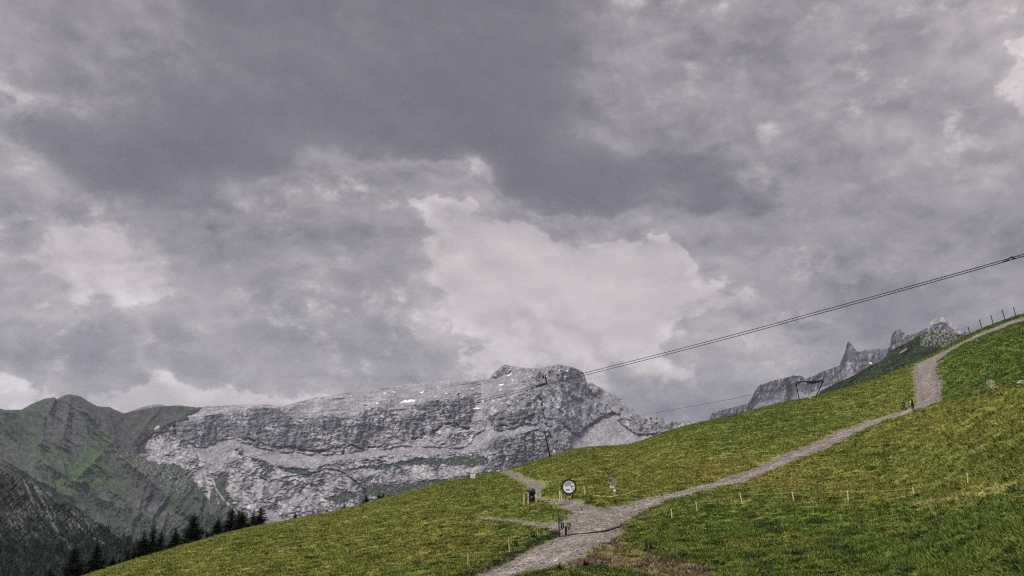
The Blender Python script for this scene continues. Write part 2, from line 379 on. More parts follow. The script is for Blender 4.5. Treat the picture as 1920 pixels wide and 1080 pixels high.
m_grass, t, p = new_mat('meadow_sward')
ca = t.add('ShaderNodeAttribute', attribute_name='col').outputs['Color']
ob = t.add('ShaderNodeTexCoord').outputs['Object']
g1 = t.noise(ob, 2.3, 6, 0.65).outputs[0]; g2 = t.noise(t.vmath('MULTIPLY', ob, (1, 0.7, 1)), 7.0, 4, 0.7).outputs[0]
k = t.math('MULTIPLY', t.sstep(g1, 0.3, 0.7, 0.6, 1.45), t.sstep(g2, 0.3, 0.7, 0.6, 1.45))
sc = t.add('ShaderNodeVectorMath', operation='SCALE'); t.put(sc.inputs[0], ca); t.put(sc.inputs[3], k)
t.put(p.inputs['Base Color'], sc.outputs[0])
bm_ = t.add('ShaderNodeBump'); bm_.inputs['Strength'].default_value = 0.9; bm_.inputs['Distance'].default_value = 0.12; t.put(bm_.inputs['Height'], t.math('ADD', g1, g2)); t.put(p.inputs['Normal'], bm_.outputs[0])

az_in = np.linspace(-0.62, 0.66, 900)
az_out = np.concatenate([np.linspace(-math.pi, -1.2, 24), np.linspace(-1.15, -0.63, 40)]); az_out2 = np.concatenate([np.linspace(0.67, 1.15, 40), np.linspace(1.2, math.pi, 24)])
AZ = np.concatenate([az_out, az_in, az_out2])
RR = np.concatenate([np.linspace(0.5, 36, 24), np.arange(36.4, 62, 0.30), np.arange(62, 110, 0.36), np.arange(110, 190, 0.75), np.arange(190, 360, 1.9), np.geomspace(362, 1500, 34)])
A_, R_ = np.meshgrid(AZ, RR, indexing='ij'); X = (R_*np.sin(A_)).ravel(); Y = (R_*np.cos(A_)).ravel()
SD = np.full(X.shape, 50.0)
xs = np.array([q[0] for p_ in PATHS.values() for q in p_]); ys = np.array([q[1] for p_ in PATHS.values() for q in p_])
nb = (X > xs.min()-3) & (X < xs.max()+3) & (Y > ys.min()-3) & (Y < ys.max()+3)
SD[nb] = path_sd(X[nb], Y[nb])
Z = HT(X, Y, SD) - 0.14*sm(-SD, 0.0, 0.5)
PX, PY = ray_pix(np.arctan2(X, Y), (Z-CAMZ)/np.hypot(X, Y))
cg = veg_col(X, Y, np.where(np.abs(A_.ravel()) < 1.2, PX, 400), np.where(np.abs(A_.ravel()) < 1.2, PY, 1000), SD)
ground = mesh_np('meadow', np.stack([X, Y, Z], 1), grid_faces(len(AZ), len(RR)), m_grass, cg)
tag(ground, kind='structure')

# gravel tracks: a sheet sunk a little into the sward
m_path, t, p = new_mat('gravel')
ob = t.add('ShaderNodeTexCoord').outputs['Object']
q1 = t.noise(ob, 0.55, 5, 0.6).outputs[0]; q2 = t.noise(ob, 5.0, 5, 0.7).outputs[0]
vo = t.add('ShaderNodeTexVoronoi'); t.put(vo.inputs['Vector'], ob); vo.inputs['Scale'].default_value = 7.0
vs = t.add('ShaderNodeSeparateXYZ'); t.put(vs.inputs[0], vo.outputs['Color'])
cb = t.ramp(q1, [(0.3, (0.125, 0.104, 0.090)), (0.5, (0.180, 0.156, 0.142)), (0.7, (0.240, 0.216, 0.204))])
k = t.math('MULTIPLY', t.sstep(vs.outputs[0], 0.0, 1.0, 0.45, 1.7), t.sstep(q2, 0.3, 0.7, 0.72, 1.3))
sc = t.add('ShaderNodeVectorMath', operation='SCALE'); t.put(sc.inputs[0], t.mix(1.0, cb, t.add('ShaderNodeAttribute', attribute_name='col').outputs['Color'], 'MULTIPLY')); t.put(sc.inputs[3], k); t.put(p.inputs['Base Color'], sc.outputs[0])
bm_ = t.add('ShaderNodeBump'); bm_.inputs['Strength'].default_value = 1.0; bm_.inputs['Distance'].default_value = 0.06; t.put(bm_.inputs['Height'], vo.outputs['Distance']); t.put(p.inputs['Normal'], bm_.outputs[0])
def path_sheet(key, name, others):
    P = PATHS[key]; x0, x1 = min(q[0] for q in P)-1, max(q[0] for q in P)+1; y0, y1 = min(q[1] for q in P)-1, max(q[1] for q in P)+1
    s = 0.28; gx = np.arange(x0, x1, s); gy = np.arange(y0, y1, s); Xg, Yg = np.meshgrid(gx, gy, indexing='ij'); xf = Xg.ravel().copy(); yf = Yg.ravel().copy()
    def own(x, y):
        jx = x + 0.25*vnoise(x/1.3, y/1.3, 71) + 0.1*vnoise(x/0.4, y/0.4, 72); jy = y + 0.25*vnoise(x/1.3+9, y/1.3, 73)
        d = sdist(jx, jy, P)
        for o in others: d = np.maximum(d, -sdist(jx, jy, PATHS[o])-0.0)
        return d
    d = own(xf, yf); ni, nj = Xg.shape; fq = grid_faces(ni, nj)
    keep = (d[fq] < 0.0).sum(1) >= 1; fq = fq[keep]
    e = 0.05; dd = d; gx_ = (own(xf+e, yf)-own(xf-e, yf))/(2*e); gy_ = (own(xf, yf+e)-own(xf, yf-e))/(2*e)
    mv = (dd > 0) & (dd < s*1.6); L = np.maximum(gx_**2+gy_**2, 0.3)
    xf[mv] -= (dd*gx_/L)[mv]; yf[mv] -= (dd*gy_/L)[mv]
    z = H0(xf, yf) - 0.045 + 0.035*fbm(xf/2.2, yf/2.2, 3, 88) + 0.02*fbm(xf/0.5, yf/0.5, 2, 89) - 0.03*(0.5+0.5*np.cos(np.minimum(np.abs(d+1.2), 0.7)/0.7*np.pi))
    da = path_sd(xf, yf); nz = fbm(xf/2.6, yf/2.6, 4, 91); nz2 = fbm(xf/0.9, yf/0.9, 3, 92)
    k = 1 + 0.45*nz + 0.25*nz2 - 0.30*np.exp(-((da+0.95)/0.28)**2)*(0.6+nz) + 0.12*np.exp(-((da+1.9)/0.5)**2)
    pc = np.clip(k, .5, 1.5)[:, None]*np.ones((1, 3)); pc = lerp(pc, np.array([[.50, .62, .22]]), (0.75*sm(-np.abs(da+.05)+.30*nz2, -.30, .12))[:, None])
    V, fq, pc = compact(np.stack([xf, yf, z], 1), fq, pc)
    return tag(mesh_np(name, V, fq, m_path, pc), kind='structure')
path_sheet('main', 'gravel_road', [])
path_sheet('crest', 'gravel_path', ['main'])
path_sheet('side', 'gravel_path', ['main', 'crest'])
# ------------------------------------------------------------------ mountains: sheets of real relief at their own distance
def layer(sil, bot, x0, x1, n, m, d0, slope_f, disp_f, col_f, jag, seed, back=True):
    a0, _ = pix_ray(x0, 760); a1, _ = pix_ray(x1, 760)
    az = np.linspace(float(a0), float(a1), n)
    sa, st = pix_ray([p[0] for p in sil], [p[1] for p in sil]); ba, bt = pix_ray([p[0] for p in bot], [p[1] for p in bot])
    ts = np.interp(az, sa, st); tb = np.interp(az, ba, bt)
    pxs, _ = ray_pix(az, ts)
    ts = ts + jag(pxs)/F
    s = np.linspace(0, 1, m)
    A, S = np.meshgrid(az, s, indexing='ij'); Tt = tb[:, None] + (ts-tb)[:, None]*S
    PX, PY = ray_pix(A, Tt)
    tanA = slope_f(PX, PY)
    # soften the change of steepness between bands
    R = np.zeros_like(Tt); R[:, 0] = d0(pxs)
    for j in range(1, m):
        k = np.maximum(0.5*(tanA[:, j]+tanA[:, j-1]) - Tt[:, j-1], 0.16)
        R[:, j] = R[:, j-1]*(1 + (Tt[:, j]-Tt[:, j-1])/k)
    kk = np.exp(-0.5*(np.arange(-6, 7)/2.5)**2); kk /= kk.sum()
    R = np.apply_along_axis(lambda v: np.convolve(np.pad(v, 6, mode='edge'), kk, 'valid'), 0, R)
    R = R + disp_f(PX, PY, R)
    col = col_f(PX.ravel(), PY.ravel()).reshape(n, m, 3)
    Xx = R*np.sin(A); Yy = R*np.cos(A); Zz = R*Tt + CAMZ
    V = np.stack([Xx, Yy, Zz], -1)
    if back:
        ex = []
        for dr, dz in ((25, -8), (160, -90), (700, -450), (1500, -1100)):
            r = R[:, -1]+dr; ex.append(np.stack([r*np.sin(az), r*np.cos(az), Zz[:, -1]+dz], -1))
        V = np.concatenate([V, np.stack(ex, 1)], 1); col = np.concatenate([col, np.repeat(col[:, -1:], 4, 1)], 1)
    return V, col, PX, PY
m_rock, t, p = new_mat('mountain_surface')
ca = t.add('ShaderNodeAttribute', attribute_name='col').outputs['Color']
ob = t.add('ShaderNodeTexCoord').outputs['Object']
g1 = t.noise(ob, 0.02, 8, 0.7).outputs[0]; g2 = t.noise(t.vmath('MULTIPLY', ob, (1, 1, 0.35)), 0.06, 5, 0.7).outputs[0]
k = t.math('MULTIPLY', t.sstep(g1, 0.35, 0.65, 0.8, 1.2), t.sstep(g2, 0.35, 0.65, 0.8, 1.2))
sc = t.add('ShaderNodeVectorMath', operation='SCALE'); t.put(sc.inputs[0], ca); t.put(sc.inputs[3], k); t.put(p.inputs['Base Color'], sc.outputs[0]); p.inputs['Roughness'].default_value = 1.0
bm_ = t.add('ShaderNodeBump'); bm_.inputs['Strength'].default_value = 0.8; bm_.inputs['Distance'].default_value = 9.0; t.put(bm_.inputs['Height'], g1); t.put(p.inputs['Normal'], bm_.outputs[0])
LITE = np.array([.50, .475, .485]); MID = np.array([.335, .325, .35]); DARK = np.array([.082, .085, .105]); SCREE = np.array([.27, .26, .285]); PLAT = np.array([.33, .315, .335])
AG = np.array([.036, .056, .030]); AGB = np.array([.058, .096, .032]); AGD = np.array([.032, .044, .028]); BRN = np.array([.088, .082, .088]); SNOW = np.array([.88, .88, .90])
def mixm(c, d, k): return lerp(c, d, np.clip(k, 0, 1)[:, None])

# --- the long limestone massif and the green peak left of it share one relief
MS = [(-260, 800), (-150, 775), (-40, 768), (0, 766), (10, 768.5), (40, 768), (60, 757), (85, 747), (102, 745), (107, 748), (120, 741), (131, 739), (150, 743), (175, 758), (185, 762), (205, 763), (215, 768),
      (232, 775), (262, 768), (300, 762), (335, 760), (370, 764), (385, 762), (440, 759), (500, 758), (528, 762.5), (545, 757), (590, 746), (640, 738), (700, 729), (760, 720), (830, 713.5), (880, 715),
      (916, 711), (925, 700), (935, 690), (947, 683.5), (962, 686), (980, 689), (1000, 690.5), (1015, 689), (1030, 685.5), (1050, 683), (1075, 688), (1085, 692), (1093, 697), (1096, 703),
      (1100, 717), (1110, 718), (1125, 725), (1140, 735), (1152, 741), (1165, 747), (1175, 758), (1186, 765), (1194, 775), (1205, 784), (1215, 780), (1237, 781), (1250, 791), (1262, 789),
      (1275, 786), (1290, 789), (1301, 789), (1306, 797), (1322, 794), (1345, 800), (1420, 830), (1600, 860)]
MB = [(-300, 1230), (0, 1180), (150, 1130), (300, 1070), (500, 1010), (700, 968), (900, 920), (1000, 895), (1120, 868), (1300, 835), (1450, 850), (1650, 880)]
CT = [(200, 850), (262, 832), (300, 808), (316, 795), (324, 794), (383, 787), (439, 773), (486, 765.5), (528, 766), (547, 783), (570, 789), (589, 785.5), (614, 776), (639, 788), (655, 789), (672, 781), (689, 769), (700, 767), (720, 764), (740, 784), (751, 773),
      (800, 751), (838, 749), (864, 757), (882, 784), (890, 800), (905, 800), (912, 770), (927, 750), (960, 742), (1000, 736), (1060, 700), (1090, 700), (1110, 735), (1200, 800), (1400, 840)]
CB = [(200, 850), (262, 835), (300, 826), (328, 824), (375, 835), (428, 822), (461, 820), (480, 833), (514, 844), (575, 849), (639, 849), (730, 838), (744, 838), (778, 843), (842, 838), (872, 838), (888, 822), (886, 806), (905, 806), (915, 803),
      (950, 797), (980, 788), (1015, 780), (1060, 800), (1100, 800), (1200, 810), (1400, 850)]
ROCKP = [(378, 740), (376, 764), (366, 772), (352, 782), (324, 793), (315, 795), (300, 808), (275, 820), (263, 832), (260, 850), (272, 862), (300, 868), (335, 872), (352, 890), (375, 915), (392, 940), (402, 900), (412, 880), (425, 895), (428, 930), (445, 950), (470, 975), (500, 1020), (500, 1300), (1700, 1300), (1700, 600), (378, 600)]
SCR = [[(352, 834), (385, 840), (407, 826), (440, 822), (452, 826), (448, 835), (430, 848), (412, 860), (398, 866), (388, 870), (378, 856)], [(453, 828), (490, 840), (527, 847), (560, 848), (573, 852), (627, 852), (643, 853), (667, 847), (693, 843), (727, 842), (752, 835), (777, 837), (810, 838), (843, 840), (877, 838), (887, 820), (896, 812), (908, 806), (913, 790), (907, 783), (920, 787), (923, 803), (933, 810), (960, 803), (983, 793), (1007, 795), (1008, 802), (985, 810), (967, 818), (940, 815), (924, 820), (905, 838), (877, 849), (843, 847), (793, 853), (727, 853), (702, 857), (627, 863), (610, 870), (557, 877), (513, 872), (487, 860), (453, 853)],
       [(1060, 872), (1075, 822), (1083, 814), (1096, 804), (1108, 793), (1129, 781), (1150, 772), (1162, 777), (1160, 790), (1180, 803), (1192, 815), (1230, 812), (1290, 800), (1320, 800), (1300, 840), (1130, 880)],
       [(492, 948), (520, 962), (545, 985), (515, 985), (498, 965)], [(452, 950), (470, 958), (478, 972), (462, 968)]]
GRN = [[(470, 857), (495, 862), (513, 873), (513, 884), (500, 887), (487, 872)], [(517, 875), (543, 876), (582, 880), (583, 889), (575, 896), (553, 889), (530, 882)], [(650, 880), (683, 873), (720, 872), (748, 868), (777, 860), (843, 857), (868, 855), (900, 852), (918, 862), (915, 872), (877, 876), (843, 871), (777, 873), (727, 878), (667, 883)],
       [(580, 907), (608, 899), (611, 905), (583, 916)], [(605, 936), (625, 930), (647, 922), (667, 921), (671, 934), (642, 941), (617, 939)], [(683, 908), (720, 910), (760, 905), (800, 903), (835, 896), (845, 905), (800, 915), (760, 925), (720, 932), (690, 930), (686, 945), (672, 942), (674, 925)]]
CLF = [[(322, 797), (360, 788), (398, 780), (440, 773), (470, 765), (507, 763), (527, 770), (545, 782), (553, 795), (575, 793), (590, 786), (602, 777), (614, 774), (632, 780), (645, 790), (655, 799), (664, 790), (672, 778), (684, 767), (713, 763), (728, 772), (742, 788), (752, 790), (768, 772), (785, 760), (802, 752), (827, 749), (842, 758), (860, 743), (877, 740), (885, 760), (884, 790), (878, 803), (858, 798), (833, 796), (810, 810), (777, 825), (752, 825), (735, 815), (705, 813), (690, 820), (680, 840), (652, 833), (625, 840), (615, 846), (560, 844), (523, 840), (500, 837), (470, 830), (462, 821), (440, 820), (407, 823), (383, 837), (357, 830), (328, 823)],
       [(916, 780), (940, 770), (958, 775), (1000, 752), (1012, 740), (1016, 780), (1000, 782), (960, 800), (940, 808), (927, 803)], [(1056, 699), (1080, 692), (1094, 698), (1100, 716), (1070, 722), (1055, 712)], [(922, 706), (936, 692), (948, 685), (962, 688), (955, 700), (930, 708)], [(968, 819), (993, 811), (1012, 804), (1030, 812), (1050, 830), (1075, 845), (1060, 880), (900, 920), (880, 900), (905, 880), (930, 860), (960, 835)]]
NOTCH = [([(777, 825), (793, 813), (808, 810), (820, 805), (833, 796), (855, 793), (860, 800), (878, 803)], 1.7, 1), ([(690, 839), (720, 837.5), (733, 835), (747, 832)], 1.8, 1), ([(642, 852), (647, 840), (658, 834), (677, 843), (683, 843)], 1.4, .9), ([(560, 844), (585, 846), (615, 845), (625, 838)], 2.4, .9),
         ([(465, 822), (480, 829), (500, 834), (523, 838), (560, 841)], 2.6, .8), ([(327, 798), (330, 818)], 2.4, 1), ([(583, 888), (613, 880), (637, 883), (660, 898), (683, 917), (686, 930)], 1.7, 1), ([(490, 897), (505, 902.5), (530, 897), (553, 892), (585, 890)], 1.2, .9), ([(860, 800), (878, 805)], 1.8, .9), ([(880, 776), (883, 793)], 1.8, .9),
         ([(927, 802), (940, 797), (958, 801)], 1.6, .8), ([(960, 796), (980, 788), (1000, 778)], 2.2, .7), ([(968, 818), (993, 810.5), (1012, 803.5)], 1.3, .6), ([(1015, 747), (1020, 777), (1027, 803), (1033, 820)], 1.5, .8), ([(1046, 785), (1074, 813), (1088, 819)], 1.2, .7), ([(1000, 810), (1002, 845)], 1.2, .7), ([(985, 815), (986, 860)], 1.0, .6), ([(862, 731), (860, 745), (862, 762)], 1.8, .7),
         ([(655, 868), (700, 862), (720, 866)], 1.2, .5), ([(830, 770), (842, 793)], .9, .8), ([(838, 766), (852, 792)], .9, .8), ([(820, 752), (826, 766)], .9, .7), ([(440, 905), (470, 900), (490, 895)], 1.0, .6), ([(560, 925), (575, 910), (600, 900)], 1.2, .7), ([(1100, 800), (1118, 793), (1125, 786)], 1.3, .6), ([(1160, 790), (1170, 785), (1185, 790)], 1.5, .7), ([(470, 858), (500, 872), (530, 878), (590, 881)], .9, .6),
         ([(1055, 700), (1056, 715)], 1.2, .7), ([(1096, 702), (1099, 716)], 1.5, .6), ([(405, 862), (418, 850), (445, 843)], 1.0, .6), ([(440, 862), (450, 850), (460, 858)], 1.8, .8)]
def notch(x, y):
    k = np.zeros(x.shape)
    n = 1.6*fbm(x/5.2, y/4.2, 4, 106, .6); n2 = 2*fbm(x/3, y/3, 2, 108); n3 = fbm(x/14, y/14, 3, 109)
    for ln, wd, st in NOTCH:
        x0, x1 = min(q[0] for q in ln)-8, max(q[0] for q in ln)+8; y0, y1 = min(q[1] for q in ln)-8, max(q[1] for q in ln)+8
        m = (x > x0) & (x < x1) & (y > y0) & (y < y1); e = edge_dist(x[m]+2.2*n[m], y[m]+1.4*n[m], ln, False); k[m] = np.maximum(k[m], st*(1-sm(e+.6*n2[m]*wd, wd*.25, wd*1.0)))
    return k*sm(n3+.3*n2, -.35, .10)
SNW = [(766, 752, 26, 2.6, -8), (707, 756, 5, 1.6, 0), (791, 735.5, 9, 1.3, -12), (738, 735, 5, 1.2, 0), (893, 766, 13, 2.2, 3), (892, 743, 6, 1.6, 10), (892, 753, 5, 2.2, 20), (905, 753, 3, 3, 0), (885, 728, 6, 1.2, 0),
       (955, 702.5, 11, 1.7, -22), (940, 721, 9, 1.3, -18), (962, 713, 5, 1.1, 0), (938, 731, 4, 1.0, 0), (1064.6, 696, 6, 1.5, -5), (1050, 693, 5, 1.2, -5), (1000, 694.3, 9, 0.9, -2), (1139.6, 780, 7, 2.6, -20), (1101.6, 796, 7, 2.5, -50),
       (1084, 767, 3.5, 1.2, 0), (1131, 779, 3, 1.4, 0), (817, 743, 4, 1, 0), (836, 738, 3, 1.2, 0), (1026, 706, 5, 1, 0), (722, 737, 5, 0.8, 0), (975, 697, 5, 0.9, -20), (925, 752, 4, 1, 0), (970, 752, 2.5, 1.2, 0)]
def zone(PX, PY):
    wx = PX + 12*fbm(PX/18, PY/16, 5, 101, .6) + 2*fbm(PX/4, PY/4, 2, 102); wy = PY + 8*fbm(PX/14+40, PY/12, 5, 103, .6) + 1.5*fbm(PX/3.5, PY/3.5, 2, 104)
    rock = pip(wx, wy, ROCKP)
    hx = .6*PX+.4*wx; hy = .6*PY+.4*wy; cliff = np.zeros_like(rock)
    for q in CLF: cliff |= pip(hx, hy, q)
    cliff &= rock; cb = np.interp(wx, *zip(*CB)); ct = np.interp(wx, *zip(*CT)); plat = rock & ~cliff & (wy <= ct)
    scr = np.zeros_like(rock)
    for q in SCR: scr |= pip(wx*0.5+PX*0.5, wy*0.5+PY*0.5, q)
    grn = np.zeros_like(rock)
    for q in GRN: grn |= pip(wx, wy, q)
    scr &= rock
    return rock, cliff & ~scr, plat & ~scr, scr, grn & rock & ~scr, wx, wy
RIDG = [([(133, 741), (150, 760), (188, 797), (208, 823), (225, 855), (250, 873), (275, 892), (310, 925), (350, 965)], 110, 13), ([(105, 748), (84, 780), (76, 830)], 60, 9), ([(0, 790), (40, 838), (100, 878), (150, 905)], 70, 10), ([(208, 830), (175, 866), (145, 897)], 50, 9), ([(215, 768), (232, 800), (262, 835)], 50, 9), ([(300, 765), (275, 795), (258, 820)], 50, 9), ([(133, 741), (128, 775), (117, 823)], 55, 8), ([(-60, 800), (0, 858), (35, 877), (70, 898), (130, 930)], 80, 10)]
def m_slope(PX, PY):
    rock, cliff, plat, scr, grn, wx, wy = zone(PX, PY)
    s = np.full(PX.shape, 0.72); s[rock] = 1.05; s[plat] = 0.42; s[cliff] = 1.9; s[scr] = 0.60; s[grn] = 0.62
    right = rock & (PX > 985) & ~scr; s[right] = 1.35
    kk = np.exp(-0.5*(np.arange(-30, 31)/13.0)**2); kk /= kk.sum(); s = np.apply_along_axis(lambda v: np.convolve(np.pad(v, 30, mode='edge'), kk, 'valid'), 0, s)
    kk = np.exp(-0.5*(np.arange(-9, 10)/3.0)**2); kk /= kk.sum(); s = np.apply_along_axis(lambda v: np.convolve(np.pad(v, 9, mode='edge'), kk, 'valid'), 1, s)
    return s
def m_disp(PX, PY, R):
    sh = PX.shape; x = PX.ravel(); y = PY.ravel(); crev = -15*sm(ridged((x+.5*y)/13, (y-.3*x)/8, 5, 135, .66), .34, .62)*sm(fbm(x/35, y/25, 3, 145), -.35, .35)
    rock, cliff, plat, scr, grn, wx, wy = zone(x, y)
    vert = ridged((wx*.6+x*.4+5*fbm(x/20, y/12, 3, 128))/17, wy/60, 4, 111, .6)*30 + ridged((wx+.3*wy)/4.2, wy/14, 3, 112)*9 + 9*fbm(x/26, (y+.1*x)/5.2, 3, 113)
    rough = ridged((x+.4*y)/34, (y-.4*x)/34, 5, 114, .5)*26 + ridged((x+y)/9, (y-x)/8, 3, 118)*4
    pl = fbm(x/60+0.02*y, (y+0.10*x)/6.5, 4, 115, .6)*22 + fbm(x/30, y/14, 5, 116)*34
    face = ridged((x-.45*y+8*fbm(x/25, y/25, 3, 129))/24, (y+0.3*x)/50, 5, 117, .58)*48 + ridged(x/5, y/9, 3, 119)*9
    wv = 14*fbm(x/50, y/50, 3, 126); g1_ = x-0.8*(y-740)+wv; g2_ = x+0.45*(y-740)+wv; kb = sm(x, 190, 290); ul = g1_; gr = lerp(ridged(g1_/42, y/110, 5, 120, .55), ridged(g2_/30, y/90, 5, 124, .55)*.45, kb)*95 + fbm(x/12, y/12, 4, 121)*14 + 14*ridged(ul/9, y/40, 3, 127)
    low = sm(x, 880, 930)*sm(y, 808, 825)*(1-sm(x, 1060, 1100))
    d = np.where(rock, rough+crev, gr); d = np.where(plat, pl, d); right = rock & (x > 985); d = np.where(right, face, d); d = np.where(cliff, vert, d)
    d = lerp(d, vert*1.3, low*(~scr)); d = np.where(scr, 5*fbm(x/5, y/20, 3, 122), d); d = np.where(grn, d*0.35, d)
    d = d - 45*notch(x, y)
    for ln, hgt_, wd in RIDG: d = d + hgt_*np.exp(-edge_dist(x+3*fbm(x/9, y/9, 3, 107), y, ln, False)/wd)*(~rock)
    D = -d.reshape(sh)
    kk = np.array([.25, .5, .25]); D = np.apply_along_axis(lambda v: np.convolve(np.pad(v, 1, mode='edge'), kk, 'valid'), 0, D)
    f = np.ones(sh); f[:, -1] = .3; f[:, -2] = .5; f[:, -3] = .7; return D*f
def m_col(x, y):
    rock, cliff, plat, scr, grn, wx, wy = zone(x, y)
    n = fbm(x/6, y/5, 4, 131); nf = fbm(x/2.2, y/2.0, 2, 132); nb = fbm(x/45, y/35, 3, 133)
    # ---- green peak
    wv = 14*fbm(x/50, y/50, 3, 126); g1_ = x-0.8*(y-740)+wv; g2_ = x+0.45*(y-740)+wv; kb = sm(x, 190, 290); diag = lerp(ridged(g1_/42, y/110, 5, 120, .55)*.7 + .5*ridged(g1_/7, y/36, 3, 134), ridged(g2_/30, y/90, 5, 124, .55)*.7 + .5*ridged(g2_/7, y/36, 3, 134), kb)
    c = mixm(np.tile(AG*1.15, (len(x), 1)), BRN, sm(0.9*diag + 0.9*n + 0.5*nb - 0.15, 0.15, 0.7)*0.7)
    c = mixm(c, AGD, sm(-diag*0.5 + n*0.7, 0.15, 0.5)*0.7)
    tri = pip(x+4*n, y+4*n, [(133, 738), (104, 745), (84, 780), (76, 830), (100, 852), (118, 842), (140, 835), (165, 812), (158, 785), (150, 762)]); c = mixm(c, BRN*0.95, tri*(0.45+0.6*sm(n+nf, -0.2, 0.3)))
    dkr = pip(x+5*n, y+4*n, [(203, 850), (225, 858), (273, 892), (320, 935), (290, 950), (230, 915), (167, 900), (180, 880)]); c = mixm(c, BRN*.72, dkr*(.4+.7*sm(n+nf, -.2, .2)))
    drk2 = pip(x+5*n, y+4*n, [(150, 760), (185, 762), (215, 768), (232, 778), (262, 768), (300, 762), (340, 765), (300, 800), (262, 832), (262, 860), (225, 850), (208, 826), (188, 798), (167, 775)]); c = mixm(c, BRN*.68, drk2*(.55+.5*sm(n+nf, -.2, .2)))
    lf = pip(x+5*n, y+3*n, [(-50, 800), (0, 815), (60, 840), (110, 885), (70, 885), (20, 860), (-40, 835)]); c = mixm(c, BRN*.95, lf*sm(ridged((x-0.8*y)/7, y/60, 3, 148)+.5*n, -.1, .4)*.8)
    gq = pip(x+3*n, y+3*n, [(177, 812), (208, 828), (192, 848), (178, 868), (150, 900), (190, 905), (150, 915), (90, 905), (140, 880), (165, 838)]); c = mixm(c, AGB*.95, gq*(.55+.8*n))
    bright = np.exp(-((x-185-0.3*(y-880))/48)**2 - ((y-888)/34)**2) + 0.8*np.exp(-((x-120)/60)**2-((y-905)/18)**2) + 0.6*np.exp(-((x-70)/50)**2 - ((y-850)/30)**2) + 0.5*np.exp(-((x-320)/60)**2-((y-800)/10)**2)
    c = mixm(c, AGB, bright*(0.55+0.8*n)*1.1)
    c = mixm(c, BRN*1.15, np.exp(-((x-218)/26)**2-((y-938-0.6*(x-218))/9)**2)*1.2*(0.6+n)); c = mixm(c, BRN*1.3, np.exp(-((x-295)/40)**2-((y-958-0.4*(x-295))/8)**2)*(0.8+1.5*n))
    c = mixm(c, BRN*1.0, sm(x, 240, 300)*sm(y, 850, 900)*sm(n+0.4*nf, 0.2, 0.5)*0.9)
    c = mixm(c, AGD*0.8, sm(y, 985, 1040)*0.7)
    c = mixm(c, AGB*1.0, .7*(1-sm(edge_dist(x+2*n, y, [(150, 762), (167, 776), (188, 798), (208, 823)], False), .6, 2.4))); c = mixm(c, AGB*1.0, .7*(1-sm(edge_dist(x+2*n, y, [(155, 782), (177, 800), (206, 826)], False), .6, 2.0)))
    for ln, wd, k in (([(117, 823), (120, 855), (132, 883), (143, 905)], 1.0, .6), ([(76, 830), (98, 858), (100, 880)], 1.0, .5), ([(208, 833), (225, 855), (250, 873), (273, 890)], 1.6, .7), ([(0, 860), (33, 877), (67, 897), (120, 915), (200, 935), (330, 1010)], 1.8, .6), ([(230, 925), (270, 960), (310, 985)], 1.2, .6)):
        e = edge_dist(x+5*n, y+4*n, ln, False); c = mixm(c, BRN*1.15+AG*0.4, k*(1-sm(e, wd*.4, wd*1.6)))
    c = mixm(c, np.array([.42, .40, .38]), 0.95*(edge_dist(x+nf*2, y, [(291, 804), (297, 800)], False) < 2.0))
    # ---- limestone
    crack = sm(ridged((x+.5*y)/9, (y-.3*x)/5, 5, 135, .62), 0.12, 0.55); strata = ridged(x/34+.5*n, (y+0.10*x)/3.4, 4, 136, .6)
    r = mixm(np.tile(MID, (len(x), 1)), LITE, sm(n+0.6*nb+0.6*nf, -0.10, 0.30)); r = mixm(r, DARK*.9, sm(ridged((x+.5*y)/13, (y-.3*x)/8, 5, 135, .66)+.55*n+.5*nf+.5*fbm(x/35, y/25, 3, 145), 0.34, 0.60)*0.72)
    vs = ridged((wx+4*fbm(x/14, y/10, 3, 139))/4.4, wy/20, 5, 137, .65); rc_ = mixm(np.tile(MID*1.22, (len(x), 1)), DARK*0.95, sm(vs+0.8*n+0.9*nb+.5*nf, 0.02, 0.30)*0.82); rc_ = mixm(rc_, LITE*0.95, sm(-vs+0.6*nb+0.6*nf+.5*n, 0.2, 0.55)*0.9)
    rp = mixm(np.tile(PLAT, (len(x), 1)), DARK*1.5, sm(strata+0.7*n+.4*nb+.4*nf, 0.22, 0.50)*0.6); rp = mixm(rp, PLAT*1.12, sm(n, 0.1, 0.4)); rp = mixm(rp, MID*0.78, sm(x, 560, 640)*(1-sm(y-0.0*x, 735, 752))*0.55)
    fs = ridged((x-0.5*y+6*nb)/9, (y+0.3*x)/22, 5, 138, .62); rf = mixm(np.tile(MID*1.25, (len(x), 1)), DARK*1.25, sm(fs+0.6*n+.5*nf, 0.10, 0.36)*0.75); rf = mixm(rf, LITE*0.85, sm(n-fs*0.3, 0.2, 0.55)*0.7)
    low = sm(x, 880, 930)*sm(y, 808, 825)*(1-sm(x, 1060, 1100))
    right = rock & (x > 965); rr = np.where(right[:, None], rf, r); rr = np.where(plat[:, None], rp, rr); rr = np.where((plat & (x > 900))[:, None], rf*0.4+rp*0.6, rr); rr = np.where(cliff[:, None], rc_, rr)
    rr = mixm(rr, rc_*0.95, low); rr = rr*(1+.42*fbm(x/30, y/16, 4, 150, .6)*(~scr))[:, None]
    rr = mixm(rr, AG*0.9, sm(y, 868, 890)*(1-sm(x, 960, 1000))*sm(nb*1.2+n*0.6, 0.34, 0.55)*0.6*(rock & ~scr)); rr = mixm(rr, DARK*.5, notch(x, y)*.85)  # notch lines darkened: rock stain plus crevice shade put into the colour
    g = mixm(np.tile(np.array([.034, .048, .030]), (len(x), 1)), MID*.8, sm(n+nf*0.6, 0.20, 0.50)*0.8); g = mixm(g, AGD*.7, sm(fbm(x/3, y/2, 3, 149), .12, .3)*.7); rr = np.where(grn[:, None], g, rr)
